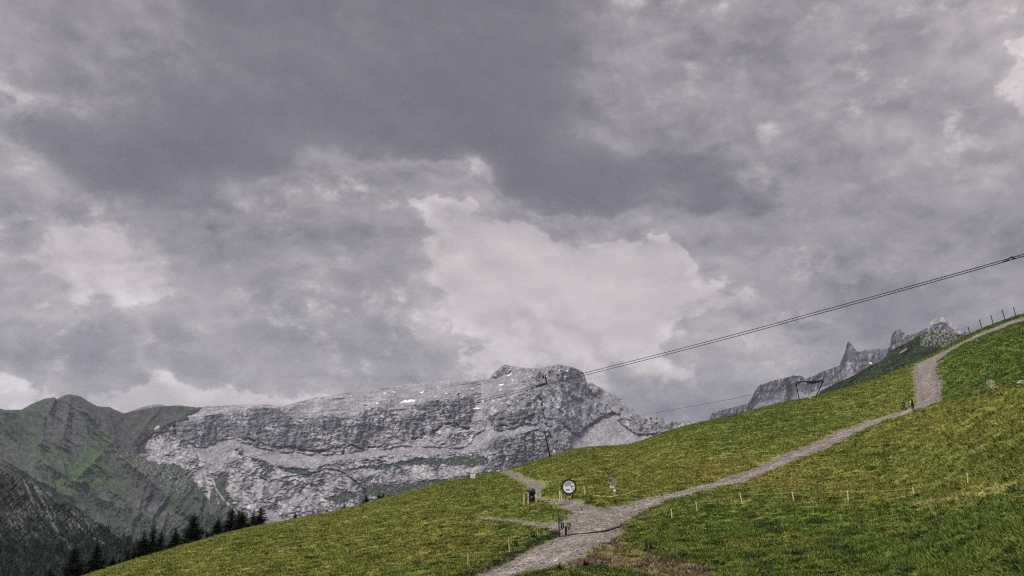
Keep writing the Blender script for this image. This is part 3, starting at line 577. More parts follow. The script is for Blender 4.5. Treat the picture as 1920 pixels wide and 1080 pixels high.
    s = mixm(np.tile(SCREE, (len(x), 1)), SCREE*0.75, sm(ridged((x+.4*y)/6, (y-.2*x)/26, 4, 140)+n, 0.05, .6)*0.6); s = mixm(s, LITE*.9, sm(fbm(x/2.6, y/1.8, 3, 146)+.35*nb, .20, .36)*.7); s = mixm(s, DARK*1.3, sm(fbm(x/3.6, y/2.0, 3, 147)-.2*nb, .24, .38)*.5); rr = np.where(scr[:, None], s, rr)
    c = np.where(rock[:, None], rr, c)
    # pale debris channels in the gully between both
    for ln, wd in (([(372, 850), (382, 880), (389, 905), (394, 934)], 3.0), ([(404, 876), (398, 895), (404, 915), (420, 938), (436, 952), (446, 966)], 1.8), ([(345, 868), (362, 880), (375, 900)], 1.2), ([(405, 925), (410, 945)], 1.0)):
        e = edge_dist(x+2*n, y+1*nf, ln, False); c = mixm(c, LITE*0.85, 0.85*(1-sm(e+nf*1.2, wd*.4, wd*1.1)))
    c = mixm(c, LITE*0.8, (~rock)*np.exp(-((x-300)/70)**2-((y-885-0.5*(x-300))/22)**2)*sm(fbm(x/3, y/2.4, 3, 144), 0.16, 0.32)*0.9)
    for cx, cy, w_, h_, an in SNW:
        a = math.radians(an); dx = x-cx; dy = y-cy; u = (dx*math.cos(a)+dy*math.sin(a))/(w_*.5); v = (-dx*math.sin(a)+dy*math.cos(a)+0.6*np.sin(dx*0.5+cx))/(h_*.78)
        k = (np.sqrt(u*u+v*v)+0.45*nf) < 1.0; c = np.where(k[:, None], SNOW*1.6, c)
    return np.clip(c*(1+np.where(rock, .42, .16)[:, None]*nf[:, None]), 0.01, 0.90)
def m_jag(px):
    z = np.zeros_like(px)
    r = sm(px, 915, 930)
    return 0.8*fbm(px/6, px*0, 3, 151)*(1-r) - r*(1.6*ridged(px/7, px*0, 4, 152) - 0.6)*(1+0.8*sm(px, 1098, 1110)) - 1.6*sm(px, 1265, 1285)*ridged(px/4, px*0, 2, 159)
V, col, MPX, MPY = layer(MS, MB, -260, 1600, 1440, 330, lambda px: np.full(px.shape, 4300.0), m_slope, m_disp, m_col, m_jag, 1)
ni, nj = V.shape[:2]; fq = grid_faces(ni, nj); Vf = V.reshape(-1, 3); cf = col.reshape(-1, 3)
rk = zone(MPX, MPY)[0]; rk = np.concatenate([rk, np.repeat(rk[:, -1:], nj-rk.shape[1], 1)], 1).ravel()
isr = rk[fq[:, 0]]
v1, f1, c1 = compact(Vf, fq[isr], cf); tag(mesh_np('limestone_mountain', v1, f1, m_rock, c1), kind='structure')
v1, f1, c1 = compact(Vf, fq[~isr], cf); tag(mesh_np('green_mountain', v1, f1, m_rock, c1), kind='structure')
GREENV = V[:, :330][~rk.reshape(ni, nj)[:, :330]]; GREENP = np.stack([MPX, MPY], -1)[~rk.reshape(ni, nj)[:, :330]]

# --- far small ridge in the saddle
def s_const(v): return lambda PX, PY: np.full(PX.shape, v)
V, col, _, _ = layer([(200, 790), (232, 776), (262, 764), (280, 760.5), (300, 757.5), (304, 759), (330, 768), (380, 790)], [(150, 800), (420, 800)], 205, 370, 90, 14, lambda px: np.full(px.shape, 8200.0), s_const(.7),
    lambda PX, PY, R: -40*ridged(PX/8, PY/8, 3, 160), lambda x, y: np.clip(np.array([.20, .20, .21])*(1+0.4*fbm(x/5, y/4, 3, 161)[:, None]), 0.02, 1), lambda px: 0.4*fbm(px/4, px*0, 2, 162), 2)
tag(mesh_np('distant_mountain', V.reshape(-1, 3), grid_faces(*V.shape[:2]), m_rock, col.reshape(-1, 3)), kind='structure')

# --- crags and rock towers on the right
CS = [(1240, 830), (1300, 812), (1318, 800), (1326, 791), (1335, 775), (1350, 770), (1364, 766), (1385, 760), (1403, 756), (1413, 738), (1423, 722), (1448, 714), (1468, 709), (1487, 704), (1503, 704), (1510, 711), (1526, 704), (1542, 696),
      (1560, 690), (1574.5, 685), (1578, 674), (1583, 664), (1586, 653), (1588.5, 641), (1592, 638.5), (1595, 644), (1599, 649), (1608, 659.5), (1623, 656), (1645, 654), (1664, 653.6), (1669, 649), (1671, 632), (1676, 622), (1686, 617), (1695.5, 624), (1702, 628), (1712, 626), (1723, 622), (1729.5, 619), (1740, 614), (1742, 607),
      (1747, 602.5), (1755, 598), (1768, 594.5), (1776, 599), (1783, 605), (1791, 611), (1800.5, 619), (1820, 625), (1900, 640), (2000, 660)]
CBm = [(1200, 850), (1400, 800), (1550, 770), (1700, 720), (1850, 690), (2050, 690)]
def c_slope(PX, PY):
    s = np.full(PX.shape, 1.5); sil = np.interp(PX, *zip(*CS)); dpt = PY - sil
    s = np.where(dpt < 22, 2.6, s); scr = (PX > 1480) & (PX < 1570) & (dpt > 32); s = np.where(scr, .7, s); s = np.where((PX < 1440) & (dpt > 28), .9, s); s = np.where((PX > 1610) & (PX < 1664) & (dpt < 10), .8, s); return s
def c_disp(PX, PY, R): return -(17*ridged((PX+0.3*PY)/14, PY/24, 5, 171) + 5*ridged(PX/3.2, PY/9, 3, 172))
def c_col(x, y):
    sil = np.interp(x, *zip(*CS)); dpt = y - sil; n = fbm(x/5, y/5, 4, 173); v = ridged((x+0.2*y)/3.6, y/15, 4, 174)
    c = mixm(np.tile(MID*.90, (len(x), 1)), DARK*.8, sm(v+0.6*n, -0.02, 0.28)*0.88); c = mixm(c, LITE*0.75, sm(n-v*0.3, 0.15, 0.5)*0.8)
    scr = ((x > 1480) & (x < 1575) & (dpt > 30)) | ((x > 1560) & (x < 1660) & (dpt > 44)); c = mixm(c, SCREE*1.05, scr*0.85*(0.8+0.4*n)); c = mixm(c, SCREE, ((x < 1470)*sm(dpt, 26, 44))*0.6*(0.8+n))
    c = mixm(c, AGD, (x > 1600)*sm(dpt, 30, 50)*0.3)
    band = (x > 1738)*(x < 1805)*np.exp(-((y-607-0.08*np.abs(x-1768))/2.2)**2); c = mixm(c, DARK*0.7, band*0.9); c = mixm(c, LITE, ((x > 1738) & (x < 1805) & (dpt < 9))*0.6)
    k = (edge_dist(x, y, [(1631, 680.5), (1634, 681.5)], False) < 1.2); return np.clip(np.where(k[:, None], SNOW, c), .02, .9)
V, col, _, _ = layer(CS, CBm, 1240, 1980, 900, 120, lambda px: np.full(px.shape, 5600.0), c_slope, c_disp, c_col, lambda px: -(2.2*ridged(px/6.5, px*0, 4, 175, .7)-0.8)*np.where(px > 1700, .45, 1.0), 3)
tag(mesh_np('rock_spires', V.reshape(-1, 3), grid_faces(*V.shape[:2]), m_rock, col.reshape(-1, 3)), kind='structure')

# --- dark grassy ridge in front of them
DS = [(1440, 790), (1500, 762), (1530, 746), (1537, 733), (1545, 728), (1571, 716), (1600, 704), (1623, 690), (1655, 674), (1668, 658), (1703, 641), (1733, 622), (1745.6, 617.5), (1768, 620.5), (1797, 625), (1823, 628.5), (1900, 645), (2000, 680)]
def d_col(x, y):
    n = fbm(x/5, y/4, 4, 183); n2 = fbm(x/18, y/18, 3, 184); c = mixm(np.tile(AG*0.62, (len(x), 1)), AGD*0.6, sm(n, -0.1, 0.4)); c = mixm(c, AG*1.1, sm(n2+0.3*n, 0.1, 0.4)*0.5)
    rk_ = (x > 1725)*(y < 650)*sm(n+0.25, 0.1, 0.5) + sm(fbm(x/3, y/2.5, 3, 185), 0.30, 0.42)*0.8; c = mixm(c, np.array([.20, .19, .185]), rk_*0.75)
    e = edge_dist(x, y, [(1688, 661), (1700, 654)], False); return mixm(c, np.array([.3, .3, .29]), (1-sm(e, .5, 1.6))*0.8)
V, col, _, _ = layer(DS, [(1400, 830), (1550, 790), (1700, 750), (1900, 700), (2050, 710)], 1440, 1990, 460, 110, lambda px: np.full(px.shape, 820.0), s_const(.75),
    lambda PX, PY, R: -(4*ridged((PX+PY)/24, PY/40, 4, 181) + 1.5*fbm(PX/6, PY/6, 3, 182)), d_col, lambda px: -1.2*ridged(px/5, px*0, 3, 186)*np.where(px < 1560, 1.6, .4), 4)
V[:, -4:] = V[:, -5:-4] + np.array([[[2, 6, -1.5], [8, 30, -12], [30, 120, -70], [60, 240, -180]]])
tag(mesh_np('grassy_ridge', V.reshape(-1, 3), grid_faces(*V.shape[:2]), m_rock, col.reshape(-1, 3)), kind='structure')

# --- dark spur with forest, lower left
ES = [(-300, 905), (-120, 896), (-40, 888), (0, 878), (15, 886), (28, 893), (40, 893.5), (50, 900), (62, 903), (80, 917), (110, 931), (135, 944), (160, 960), (185, 980), (210, 995), (240, 1012), (280, 1030), (330, 1050), (420, 1085), (520, 1110)]
def e_col(x, y):
    n = fbm(x/5, y/6, 4, 193); nf = fbm(x/2.5, y/2.5, 2, 194); st = ridged((x+1.05*y)/3.2, (x-y)/60, 3, 195); dg = ridged((x-0.62*y)/9, y/60, 4, 196)
    c = mixm(np.tile(AGD*0.85, (len(x), 1)), np.array([.022, .026, .028]), sm(n, -0.2, 0.3)); c = mixm(c, AG*0.9, sm(fbm(x/22, y/22, 3, 197), 0.05, 0.35)*sm(y, 960, 1000)*0.8)
    left = (x < 42-(y-893)*0.62); c = np.where(left[:, None], mixm(np.tile(BRN*1.25, (len(x), 1)), AGD*0.5, sm(st+0.3*n, 0.0, 0.5)*0.9), c)
    c = mixm(c, np.array([.14, .14, .15]), (~left)*sm(dg+0.8*n, 0.60, 0.85)*(1-sm(y, 985, 1040))*0.9)
    for ln, wd in (([(46, 902), (56, 925), (64, 945)], 1.6), ([(62, 905), (75, 930), (88, 955), (100, 985), (120, 1010), (138, 1035)], 2.2), ([(155, 990), (166, 1002), (180, 1012), (196, 1018)], 1.8), ([(34, 965), (42, 978)], 1.6), ([(88, 922), (96, 930)], 1.8), ([(125, 970), (150, 985)], 1.0)):
        e = edge_dist(x+3*n, y+2*nf, ln, False); c = mixm(c, np.array([.19, .185, .20]), 0.65*(1-sm(e+2*nf, wd*.4, wd*1.4)))
    e = edge_dist(x+2*n, y, [(110, 940), (113, 960), (118, 985)], False); c = mixm(c, AG*1.2, 0.8*(1-sm(e+nf, 4, 8)))
    return np.clip(c, .008, .6)
V, col, EPX, EPY = layer(ES, [(-320, 1260), (0, 1200), (300, 1130), (540, 1130)], -300, 500, 520, 210, lambda px: np.full(px.shape, 1250.0), s_const(.80),
    lambda PX, PY, R: -(20*ridged((PX-0.6*PY)/26, PY/90, 4, 191) + 3*ridged((PX+1.0*PY)/7, PY/30, 3, 192)), e_col, lambda px: -1.4*ridged(px/6, px*0, 3, 198)*sm(px, -40, 20), 5)
V[:, -4:] = V[:, -5:-4] + np.array([[[-1, 8, -4], [-5, 40, -25], [-15, 160, -140], [-30, 400, -400]]])
tag(mesh_np('wooded_spur', V.reshape(-1, 3), grid_faces(*V.shape[:2]), m_rock, col.reshape(-1, 3)), kind='structure')
SPURV = V[:, :210].reshape(-1, 3); SPURP = np.stack([EPX, EPY], -1).reshape(-1, 2)

# --- valley floor far below, out to the horizon
m_val = simple_mat('valley_ground', (.045, .06, .035), 1.0, 0, .3, .004)
a = np.linspace(0, 2*np.pi, 65)[:-1]; vv = [(0, 0, -760)] + [(30000*math.cos(q), 30000*math.sin(q), -760) for q in a]
tri = [(0, 1+i, 1+(i+1) % 64) for i in range(64)]
tag(mesh_np('valley_floor', vv, tri, m_val, smooth=False), kind='structure')

# --- thin mountain air
hz = bmesh.new(); bmesh.ops.create_cube(hz, size=1.0)
for v in hz.verts: v.co = Vector((v.co.x*44000, v.co.y*44000+0, -775 + (v.co.z+0.5)*(775+1250)))
me = bpy.data.meshes.new('haze'); hz.to_mesh(me); hz.free(); ho = bpy.data.objects.new('haze', me); COL.objects.link(ho); tag(ho, kind='stuff')
mh = bpy.data.materials.new('haze_air'); mh.use_nodes = True; t = NT(mh.node_tree); t.n.clear()
pv = t.add('ShaderNodeVolumePrincipled'); oo = t.add('ShaderNodeOutputMaterial'); t.l.new(pv.outputs[0], oo.inputs['Volume'])
pv.inputs['Color'].default_value = (0.72, 0.80, 1.0, 1); pv.inputs['Density'].default_value = 3.0e-5; pv.inputs['Anisotropy'].default_value = 0.3
me.materials.append(mh)
# ------------------------------------------------------------------ small builders
class MB:
    def __init__(s): s.v = []; s.f = []
    def add(s, v, f):
        o = len(s.v); s.v += [tuple(q) for q in v]; s.f += [tuple(o+i for i in q) for q in f]; return s
    def box(s, c, d, rot=None, taper=1.0):
        x, y, z = d[0]/2, d[1]/2, d[2]/2
        vs = [Vector((i*x*(taper if k > 0 else 1), j*y*(taper if k > 0 else 1), k*z)) for i, j, k in ((-1,-1,-1),(1,-1,-1),(1,1,-1),(-1,1,-1),(-1,-1,1),(1,-1,1),(1,1,1),(-1,1,1))]
        if rot is not None: vs = [rot @ v for v in vs]
        c = Vector(c); return s.add([v+c for v in vs], [(3,2,1,0),(4,5,6,7),(0,1,5,4),(1,2,6,5),(2,3,7,6),(3,0,4,7)])
    def tube(s, pts, r, n=8, cap=True):
        pts = [Vector(p) for p in pts]; rr = r if isinstance(r, (list, tuple)) else [r]*len(pts); vs = []; fs = []
        for i, p in enumerate(pts):
            d = (pts[min(i+1, len(pts)-1)] - pts[max(i-1, 0)]).normalized(); up = Vector((0, 0, 1)) if abs(d.z) < .95 else Vector((1, 0, 0))
            a = d.cross(up).normalized(); b = d.cross(a).normalized()
            for k in range(n):
                q = 2*math.pi*(k+.5)/n; vs.append(p + a*rr[i]*math.cos(q) + b*rr[i]*math.sin(q))
        for i in range(len(pts)-1):
            for k in range(n): fs.append((i*n+k, i*n+(k+1) % n, (i+1)*n+(k+1) % n, (i+1)*n+k))
        if cap: fs.append(tuple(range(n-1, -1, -1))); fs.append(tuple((len(pts)-1)*n+k for k in range(n)))
        return s.add(vs, fs)
    def lathe(s, prof, n=20, c=(0, 0, 0), axis='z', wob=None):
        vs = []; fs = []; c = Vector(c)
        for i, (r, h) in enumerate(prof):
            for k in range(n):
                q = 2*math.pi*k/n; rr = r*(1 + (wob(q, h) if wob else 0)); p = (rr*math.cos(q), rr*math.sin(q), h)
                if axis == 'y': p = (rr*math.cos(q), h, rr*math.sin(q))
                vs.append(c+Vector(p))
        for i in range(len(prof)-1):
            for k in range(n): fs.append((i*n+k, i*n+(k+1) % n, (i+1)*n+(k+1) % n, (i+1)*n+k))
        fs.append(tuple(range(n-1, -1, -1))); fs.append(tuple((len(prof)-1)*n+k for k in range(n)))
        return s.add(vs, fs)
    def blob(s, c, r, seed, sub=2, rough=.18):
        b = bmesh.new(); bmesh.ops.create_icosphere(b, subdivisions=sub, radius=1.0); rnd = random.Random(seed); ph = [rnd.uniform(0, 9) for _ in range(6)]
        for v in b.verts:
            k = 1 + rough*(math.sin(2.3*v.co.x+ph[0])*math.sin(2.9*v.co.y+ph[1]) + .6*math.sin(5*v.co.z+ph[2]+2*v.co.x) + .4*math.sin(7*v.co.y+ph[3]))
            v.co = Vector((v.co.x*r[0]*k+c[0], v.co.y*r[1]*k+c[1], v.co.z*r[2]*k+c[2]))
        b.verts.index_update(); s.add([v.co[:] for v in b.verts], [[q.index for q in f.verts] for f in b.faces]); b.free(); return s
    def mesh(s, name, mat, smooth=False):
        me = bpy.data.meshes.new(name); me.from_pydata(s.v, [], s.f); me.update()
        if smooth: me.polygons.foreach_set('use_smooth', [True]*len(me.polygons))
        if mat: me.materials.append(mat)
        return me
    def build(s, name, mat, parent=None, smooth=False, bevel=0.0):
        o = bpy.data.objects.new(name, s.mesh(name, mat, smooth)); COL.objects.link(o)
        if parent: o.parent = parent
        if bevel:
            b = o.modifiers.new('bevel', 'BEVEL'); b.width = bevel; b.segments = 2; b.limit_method = 'ANGLE'
        return o
def empty(name, loc, yaw=0.0, label=None, cat=None, group=None):
    o = bpy.data.objects.new(name, None); COL.objects.link(o); o.empty_display_size = .3; o.location = loc; o.rotation_euler = (0, 0, yaw)
    return tag(o, label, cat, group)
def part(name, me, parent):
    o = bpy.data.objects.new(name, me); COL.objects.link(o); o.parent = parent; return o
def at(px, py):
    x, y = ground_pt(px, py); z = zt(x, y); return Vector((x, y, z)), math.hypot(math.hypot(x, y), z-CAMZ)/F, -math.atan2(x, y)
def sky_pt(px, py, dist):
    a, t = pix_ray(px, py); return Vector((dist*math.sin(a), dist*math.cos(a), CAMZ + dist*float(t)))

WOOD = simple_mat('weathered_wood', (.30, .235, .15), .85, 0, .3, 6); WOODP = simple_mat('pale_wood', (.66, .55, .33), .8, 0, .2, 6); WOODD = simple_mat('dark_wood', (.075, .06, .05), .85, 0, .3, 4)
STEEL = simple_mat('grey_steel', (.20, .20, .21), .45, .7, .15, 3); BLACK = simple_mat('black_metal', (.022, .022, .025), .5, .3, .15, 3); WHITE = simple_mat('white_paint', (.90, .90, .90), .5, 0, .08, 3)
RED = simple_mat('red_paint', (.50, .06, .045), .5, 0, .1, 3); TAPE = simple_mat('fence_tape', (.40, .42, .28), .6, 0, .1, 3); STONE = simple_mat('field_stone', (.36, .34, .32), .95, 0, .3, 3)
GREYB = simple_mat('grey_board', (.33, .33, .34), .6, 0, .15, 5); INK = simple_mat('dark_print', (.03, .035, .045), .6, 0, .1, 5); TARP = simple_mat('dark_tarpaulin', (.020, .026, .042), .38, 0, .35, 2.5); TARPL = simple_mat('blue_grey_tarpaulin', (.12, .14, .19), .4, 0, .3, 3)

# ------------------------------------------------------------------ round information sign
b, s, yw = at(1067, 938)
rs = empty('round_sign', b, yw, 'large round white information sign in a thick black ring beside the path junction', 'sign')
R_ = 13.9*s; ch = 24.0*s
ring = MB(); N = 40; prof = [(R_, -.10), (R_, .10), (R_*.80, .10), (R_*.80, -.10), (R_, -.10)]
vs = []; fs = []
for k in range(N):
    q = 2*math.pi*k/N
    for r_, y_ in prof[:4]: vs.append((r_*math.cos(q), y_, ch + r_*math.sin(q)))
for k in range(N):
    for j in range(4): fs.append((k*4+j, ((k+1) % N)*4+j, ((k+1) % N)*4+(j+1) % 4, k*4+(j+1) % 4))
ring.add(vs, fs).build('ring', BLACK, rs)
face = MB().lathe([(R_*.80, -.045), (R_*.80, .045)], 40, (0, 0, ch), 'y').build('sign_face', WHITE, rs)
pr = MB()
for (x, z, w_, h_) in ((-.18, .40, .30, .035), (-.12, .28, .42, .03), (-.16, .19, .36, .025), (.02, .47, .26, .025), (-.30, .10, .20, .025)): pr.box((x*R_*1.2, -.055, ch+z*R_), (w_*R_*2.0, .012, h_*R_*2))
pr.build('lettering', GREYB, face)
gm = simple_mat('pale_green_print', (.35, .50, .42), .6, 0, .15, 4); MB().box((0, -.052, ch+.56*R_), (.80*R_, .010, .10*R_)).box((.28*R_, -.052, ch+.44*R_), (.5*R_, .010, .05*R_)).build('printed_band', gm, face)
MB().box((.44*R_, -.058, ch+.10*R_), (.58*R_, .014, .09*R_)).box((.36*R_, -.058, ch-.10*R_), (.09*R_, .014, .16*R_)).box((.52*R_, -.058, ch-.30*R_), (.14*R_, .014, .14*R_)).box((.56*R_, -.058, ch-.44*R_), (.05*R_, .014, .12*R_)).build('printed_symbol', INK, face)
pm = simple_mat('violet_print', (.12, .10, .16), .6, 0, .3, 4); m_ = MB()
m_.add([(-.42*R_, -.06, ch-.46*R_), (-.26*R_, -.06, ch-.22*R_), (-.14*R_, -.06, ch-.36*R_), (0, -.06, ch-.26*R_), (.16*R_, -.06, ch-.46*R_), (-.42*R_, -.05, ch-.46*R_), (-.26*R_, -.05, ch-.22*R_), (-.14*R_, -.05, ch-.36*R_), (0, -.05, ch-.26*R_), (.16*R_, -.05, ch-.46*R_)],
       [(0, 4, 3, 2, 1), (5, 6, 7, 8, 9), (0, 1, 6, 5), (1, 2, 7, 6), (2, 3, 8, 7), (3, 4, 9, 8), (4, 0, 5, 9)]).build('printed_hills', pm, face)
for x in (-.45, .45): MB().tube([(x*R_, .14, -.1), (x*R_, .14, ch-.3*R_)], .05, 8).build('post', BLACK, rs)
MB().box((0, .14, ch-.55*R_), (1.1*R_, .06, .08)).build('crossbar', BLACK, rs)
# stakes
def stake(bx, by, tx, ty, label, group, rad=1.15, mat=WOODP, name='wooden_stake'):
    b, s, yw = at(bx, by); h = (by-ty)*s; o = MB().tube([(0, 0, -.15), ((tx-bx)*s*.5, .0, h*.5), ((tx-bx)*s, 0, h)], [rad*s, rad*s*.95, rad*s*.8], 7).build(name, mat); o.location = b; o.rotation_euler = (0, 0, yw)
    return tag(o, label, 'stake', group)
stake(1049.5, 938, 1050, 920, 'left wooden stake of the three before the round sign', 'wooden stakes at the round sign')
stake(1054, 938, 1051.5, 923, 'short leaning wooden stake in the middle before the round sign', 'wooden stakes at the round sign')
stake(1060.5, 937.5, 1060, 923, 'wooden stake before the lower left rim of the round sign', 'wooden stakes at the round sign')
stake(1097.5, 930, 1095.5, 912, 'lone pale wooden stake in the grass right of the round sign', 'wooden stakes at the round sign')
stake(1768, 757, 1767, 741, 'thin grey stake at the foot of the steep gravel slope', None, .5, WOOD)
stake(896.2, 898, 896, 891, 'small reddish stake beside the white notice board on the crest', None, 1.0, simple_mat('reddish_wood', (.36, .16, .13), .8))
# ------------------------------------------------------------------ covered snow cannon with its barrier
b, s, yw = at(996.5, 943.5)
sg = empty('snow_cannon', b, yw, 'covered snow cannon under a dark strapped tarpaulin behind wooden barrier posts', 'snow cannon')
wb = lambda q, h: .10*math.sin(3*q+h*3)+.06*math.sin(7*q+h*5)
u = s
MB().lathe([(5.4*u, 1.5*u), (6.0*u, 4*u), (6.1*u, 8*u), (4.9*u, 11.5*u), (5.6*u, 12.5*u)], 18, (0, 0, 0), 'z', wb).build('lower_cover', TARP, sg, True)
MB().blob((.1*u, 0, 18.2*u), (7.6*u, 6.2*u, 7.2*u), 5, 3, .12).build('fan_cover', TARP, sg, True)
MB().blob((-.4*u, -3.6*u, 22.0*u), (3.6*u, 2.6*u, 2.2*u), 9, 2, .22).build('cover_fold', TARPL, sg, True)
MB().blob((.4*u, -4.4*u, 9.0*u), (3.0*u, 1.4*u, 1.8*u), 12, 2, .2).build('cover_fold', TARPL, sg, True)
MB().lathe([(5.4*u, 11.6*u), (5.5*u, 12.5*u)], 18).build('strap', BLACK, sg)
MB().box((0, 0, .6*u), (12*u, 9*u, 1.4*u)).build('skid', BLACK, sg, bevel=.02)
for i, x in enumerate((-5, 5)): MB().tube([(x*u, -2*u, .2*u), (x*.6*u, 0, 8*u)], .5*u, 6).build('leg', BLACK, sg)
bp = [(983.2, 944.5, 928, 'outer left'), (990.8, 944.5, 926, 'inner left'), (1005.5, 942, 922, 'inner right'), (1012.5, 941, 927, 'outer right')]
bf = None
b0, s0, y0 = at(997, 945)
bf = empty('wooden_barrier', b0, y0, 'low wooden barrier of four posts around the covered snow cannon', 'barrier')
for x, yb, yt, _ in bp:
    MB().tube([((x-997)*s0, -.2, -.2+(945-yb)*s0*.4), ((x-997)*s0, -.2, (945-yt)*s0)], .075, 7).build('post', WOODP, bf)
MB().box((-10*s0, -.27, 12.2*s0), (8.6*s0, .05, 1.5*s0)).build('rail', WOOD, bf); MB().box((11.7*s0, -.27, 8*s0), (7.5*s0, .05, 1.3*s0)).build('rail', WOOD, bf)
# ------------------------------------------------------------------ hanging gate of the cattle crossing
b, s, yw = at(1060, 1003)
gt = empty('pasture_gate', b, yw, 'narrow black metal gate with crossbar and hanging loops at the track edge', 'gate')
X_ = lambda px: (px-1060)*s; Zg = lambda py: (1003-py)*s
MB().tube([(X_(1049), 0, -.2), (X_(1048.6), 0, Zg(973))], .055, 8).build('post', BLACK, gt); MB().tube([(X_(1061), 0, -.2), (X_(1061), 0, Zg(987.5))], .10, 8).build('post', BLACK, gt)
MB().box(((X_(1049.4)+X_(1070.5))/2, 0, Zg(982)), (X_(1070.5)-X_(1049.4), .08, .065)).build('crossbar', WOODD, gt)
MB().tube([(X_(1053.3), 0, Zg(982.5)), (X_(1053.3), 0, Zg(990)), (X_(1055), 0, Zg(994)), (X_(1056.6), 0, Zg(991)), (X_(1056.6), 0, Zg(982.5))], .06, 7).build('hanging_loop', BLACK, gt)
MB().tube([(X_(1064.8), 0, Zg(982.5)), (X_(1065.0), 0, Zg(991)), (X_(1066.8), 0, Zg(995)), (X_(1068.6), 0, Zg(991.5)), (X_(1068.8), 0, Zg(982.5))], .045, 7).build('hanging_loop', BLACK, gt)
# drain across the road
dl = [(1044, 1006.5), (1056, 1005), (1072, 1002), (1100, 999.5), (1130, 996), (1150, 990.5), (1166, 985)]
pts = []
for q in dl:
    x, y = ground_pt(*q); pts.append(Vector((x, y, float(H0(np.array([x]), np.array([y]))[0]) - .01)))
dr = empty('drainage_channel', pts[3], 0, 'narrow dark steel drainage channel running across the gravel road', 'drain')
def local(o, p): return p - o.location
m1 = MB(); m2 = MB(); m3 = MB()
for off, mm in ((-.09, m1), (.09, m2)):
    dd = (pts[-1]-pts[0]).normalized(); nn = Vector((-dd.y, dd.x, 0)); mm.tube([local(dr, p + nn*off + Vector((0, 0, .02))) for p in pts], .035, 6)
m1.build('kerb_strip', WOODD, dr); m2.build('kerb_strip', WOODD, dr)
m3.tube([local(dr, p + Vector((0, 0, -.02))) for p in pts], .07, 6).build('channel', INK, dr)
# ------------------------------------------------------------------ hiking signpost
b, s, yw = at(1154.2, 931.5)
sp = empty('hiking_signpost', b, yw, 'leaning wooden hiking signpost carrying grey and white direction boards', 'signpost')
lean = (1147.5-1154.2)/38.5
LX = lambda py: lean*(931.5-py)*s
MB().tube([(0, 0, -.3), (LX(912), 0, 19.5*s), (LX(893), 0, 38.5*s)], .055, 8).build('post', WOOD, sp)
for (x0, x1, y0_, y1_, mt, tp) in ((1148.6, 1157, 899.3, 902.6, GREYB, 1), (1148.4, 1155.6, 903.4, 907, GREYB, 1), (1144, 1156, 908, 910.4, GREYB, -1), (1144.4, 1155.8, 911, 913.4, GREYB, -1), (1144, 1152.4, 914.3, 917.2, WHITE, -1)):
    xa = (x0-1154.2)*s; xb = (x1-1154.2)*s; za = (931.5-y1_)*s; zb = (931.5-y0_)*s; zm = (za+zb)/2; tl = .8*s; y_ = -.09
    if tp > 0: ol = [(xa, za), (xb-tl, za), (xb, zm), (xb-tl, zb), (xa, zb)]
    else: ol = [(xa, zm), (xa+tl, za), (xb, za), (xb, zb), (xa+tl, zb)]
    bd = MB().add([(x, y_, z) for x, z in ol]+[(x, y_+.03, z) for x, z in ol], [(0, 1, 2, 3, 4), (9, 8, 7, 6, 5)]+[(i, i+5, (i+1) % 5+5, (i+1) % 5) for i in range(5)]).build('direction_board', mt, sp)
    MB().box(((xa+xb)/2, y_-.006, zm), ((xb-xa)*.55, .006, (zb-za)*.28)).build('lettering', INK, bd)
MB().box((LX(922.3), -.09, 9.2*s), (4.6*s, .03, 3.4*s)).build('route_marker', WHITE, sp); MB().box((LX(918.6), -.09, 12.9*s), (2.8*s, .03, 1.8*s)).build('route_marker', simple_mat('pink_red', (.45, .22, .22), .6), sp)
MB().tube([(.10*s, -.05, .3*s), (LX(925), -.06, 6.5*s)], .075, 8).build('painted_foot', simple_mat('rusty_wood', (.42, .25, .16), .8), sp)
# ------------------------------------------------------------------ white notice board on the crest
b, s, yw = at(886.6, 899.3)
nb_ = empty('notice_board', b, yw, 'small white notice board standing on the grassy crest against the rock', 'notice board')
fc = MB().box((0, 0, 5.0*s), (9*s, .06, 7.6*s)).build('board', WHITE, nb_)
for (x, z, w_, h_) in ((0, 7.4, 1.6, 1.3), (2, 4.6, 3, .9), (-1.5, 3.4, 3.4, .6)): MB().box((x*s, -.04, z*s), (w_*s, .012, h_*s)).build('printed_mark', INK, fc)
for x in (-4.2, 4.2): MB().box((x*s, .05, 3.6*s), (.7*s, .07, 9.6*s)).build('post', WOODD, nb_)
# ------------------------------------------------------------------ pasture fences
def fence(name, posts, label, wires, prad, pmat, wmat, wr, ext=None):
    base = [at(x, y) for x, y, _, _ in posts]; root = empty(name, base[0][0], 0, label, 'fence'); tops = []
    for (x, y, tx, ty), (b, s, yw) in zip(posts, base):
        r = Vector((math.cos(yw), math.sin(yw), 0)); top = b + r*((tx-x)*s) + Vector((0, 0, (y-ty)*s)); tops.append((b, top))
        MB().tube([local(root, b - Vector((0, 0, .15))), local(root, top)], prad*s, 7).build('post', pmat, root)
    for fr_ in wires:
        pts = []
        for i in range(len(tops)-1):
            a0 = tops[i][0].lerp(tops[i][1], fr_); a1 = tops[i+1][0].lerp(tops[i+1][1], fr_)
            for k in range(6):
                t_ = k/6; pts.append(a0.lerp(a1, t_) - Vector((0, 0, .10*4*t_*(1-t_))))
        pts.append(tops[-1][0].lerp(tops[-1][1], fr_))
        if ext: pts = [ext] + pts
        MB().tube([local(root, p) for p in pts], wr, 5).build('wire', wmat, root)
    return root
e0, _, _ = at(1180, 979); e0 = e0 + Vector((0, 0, .15))
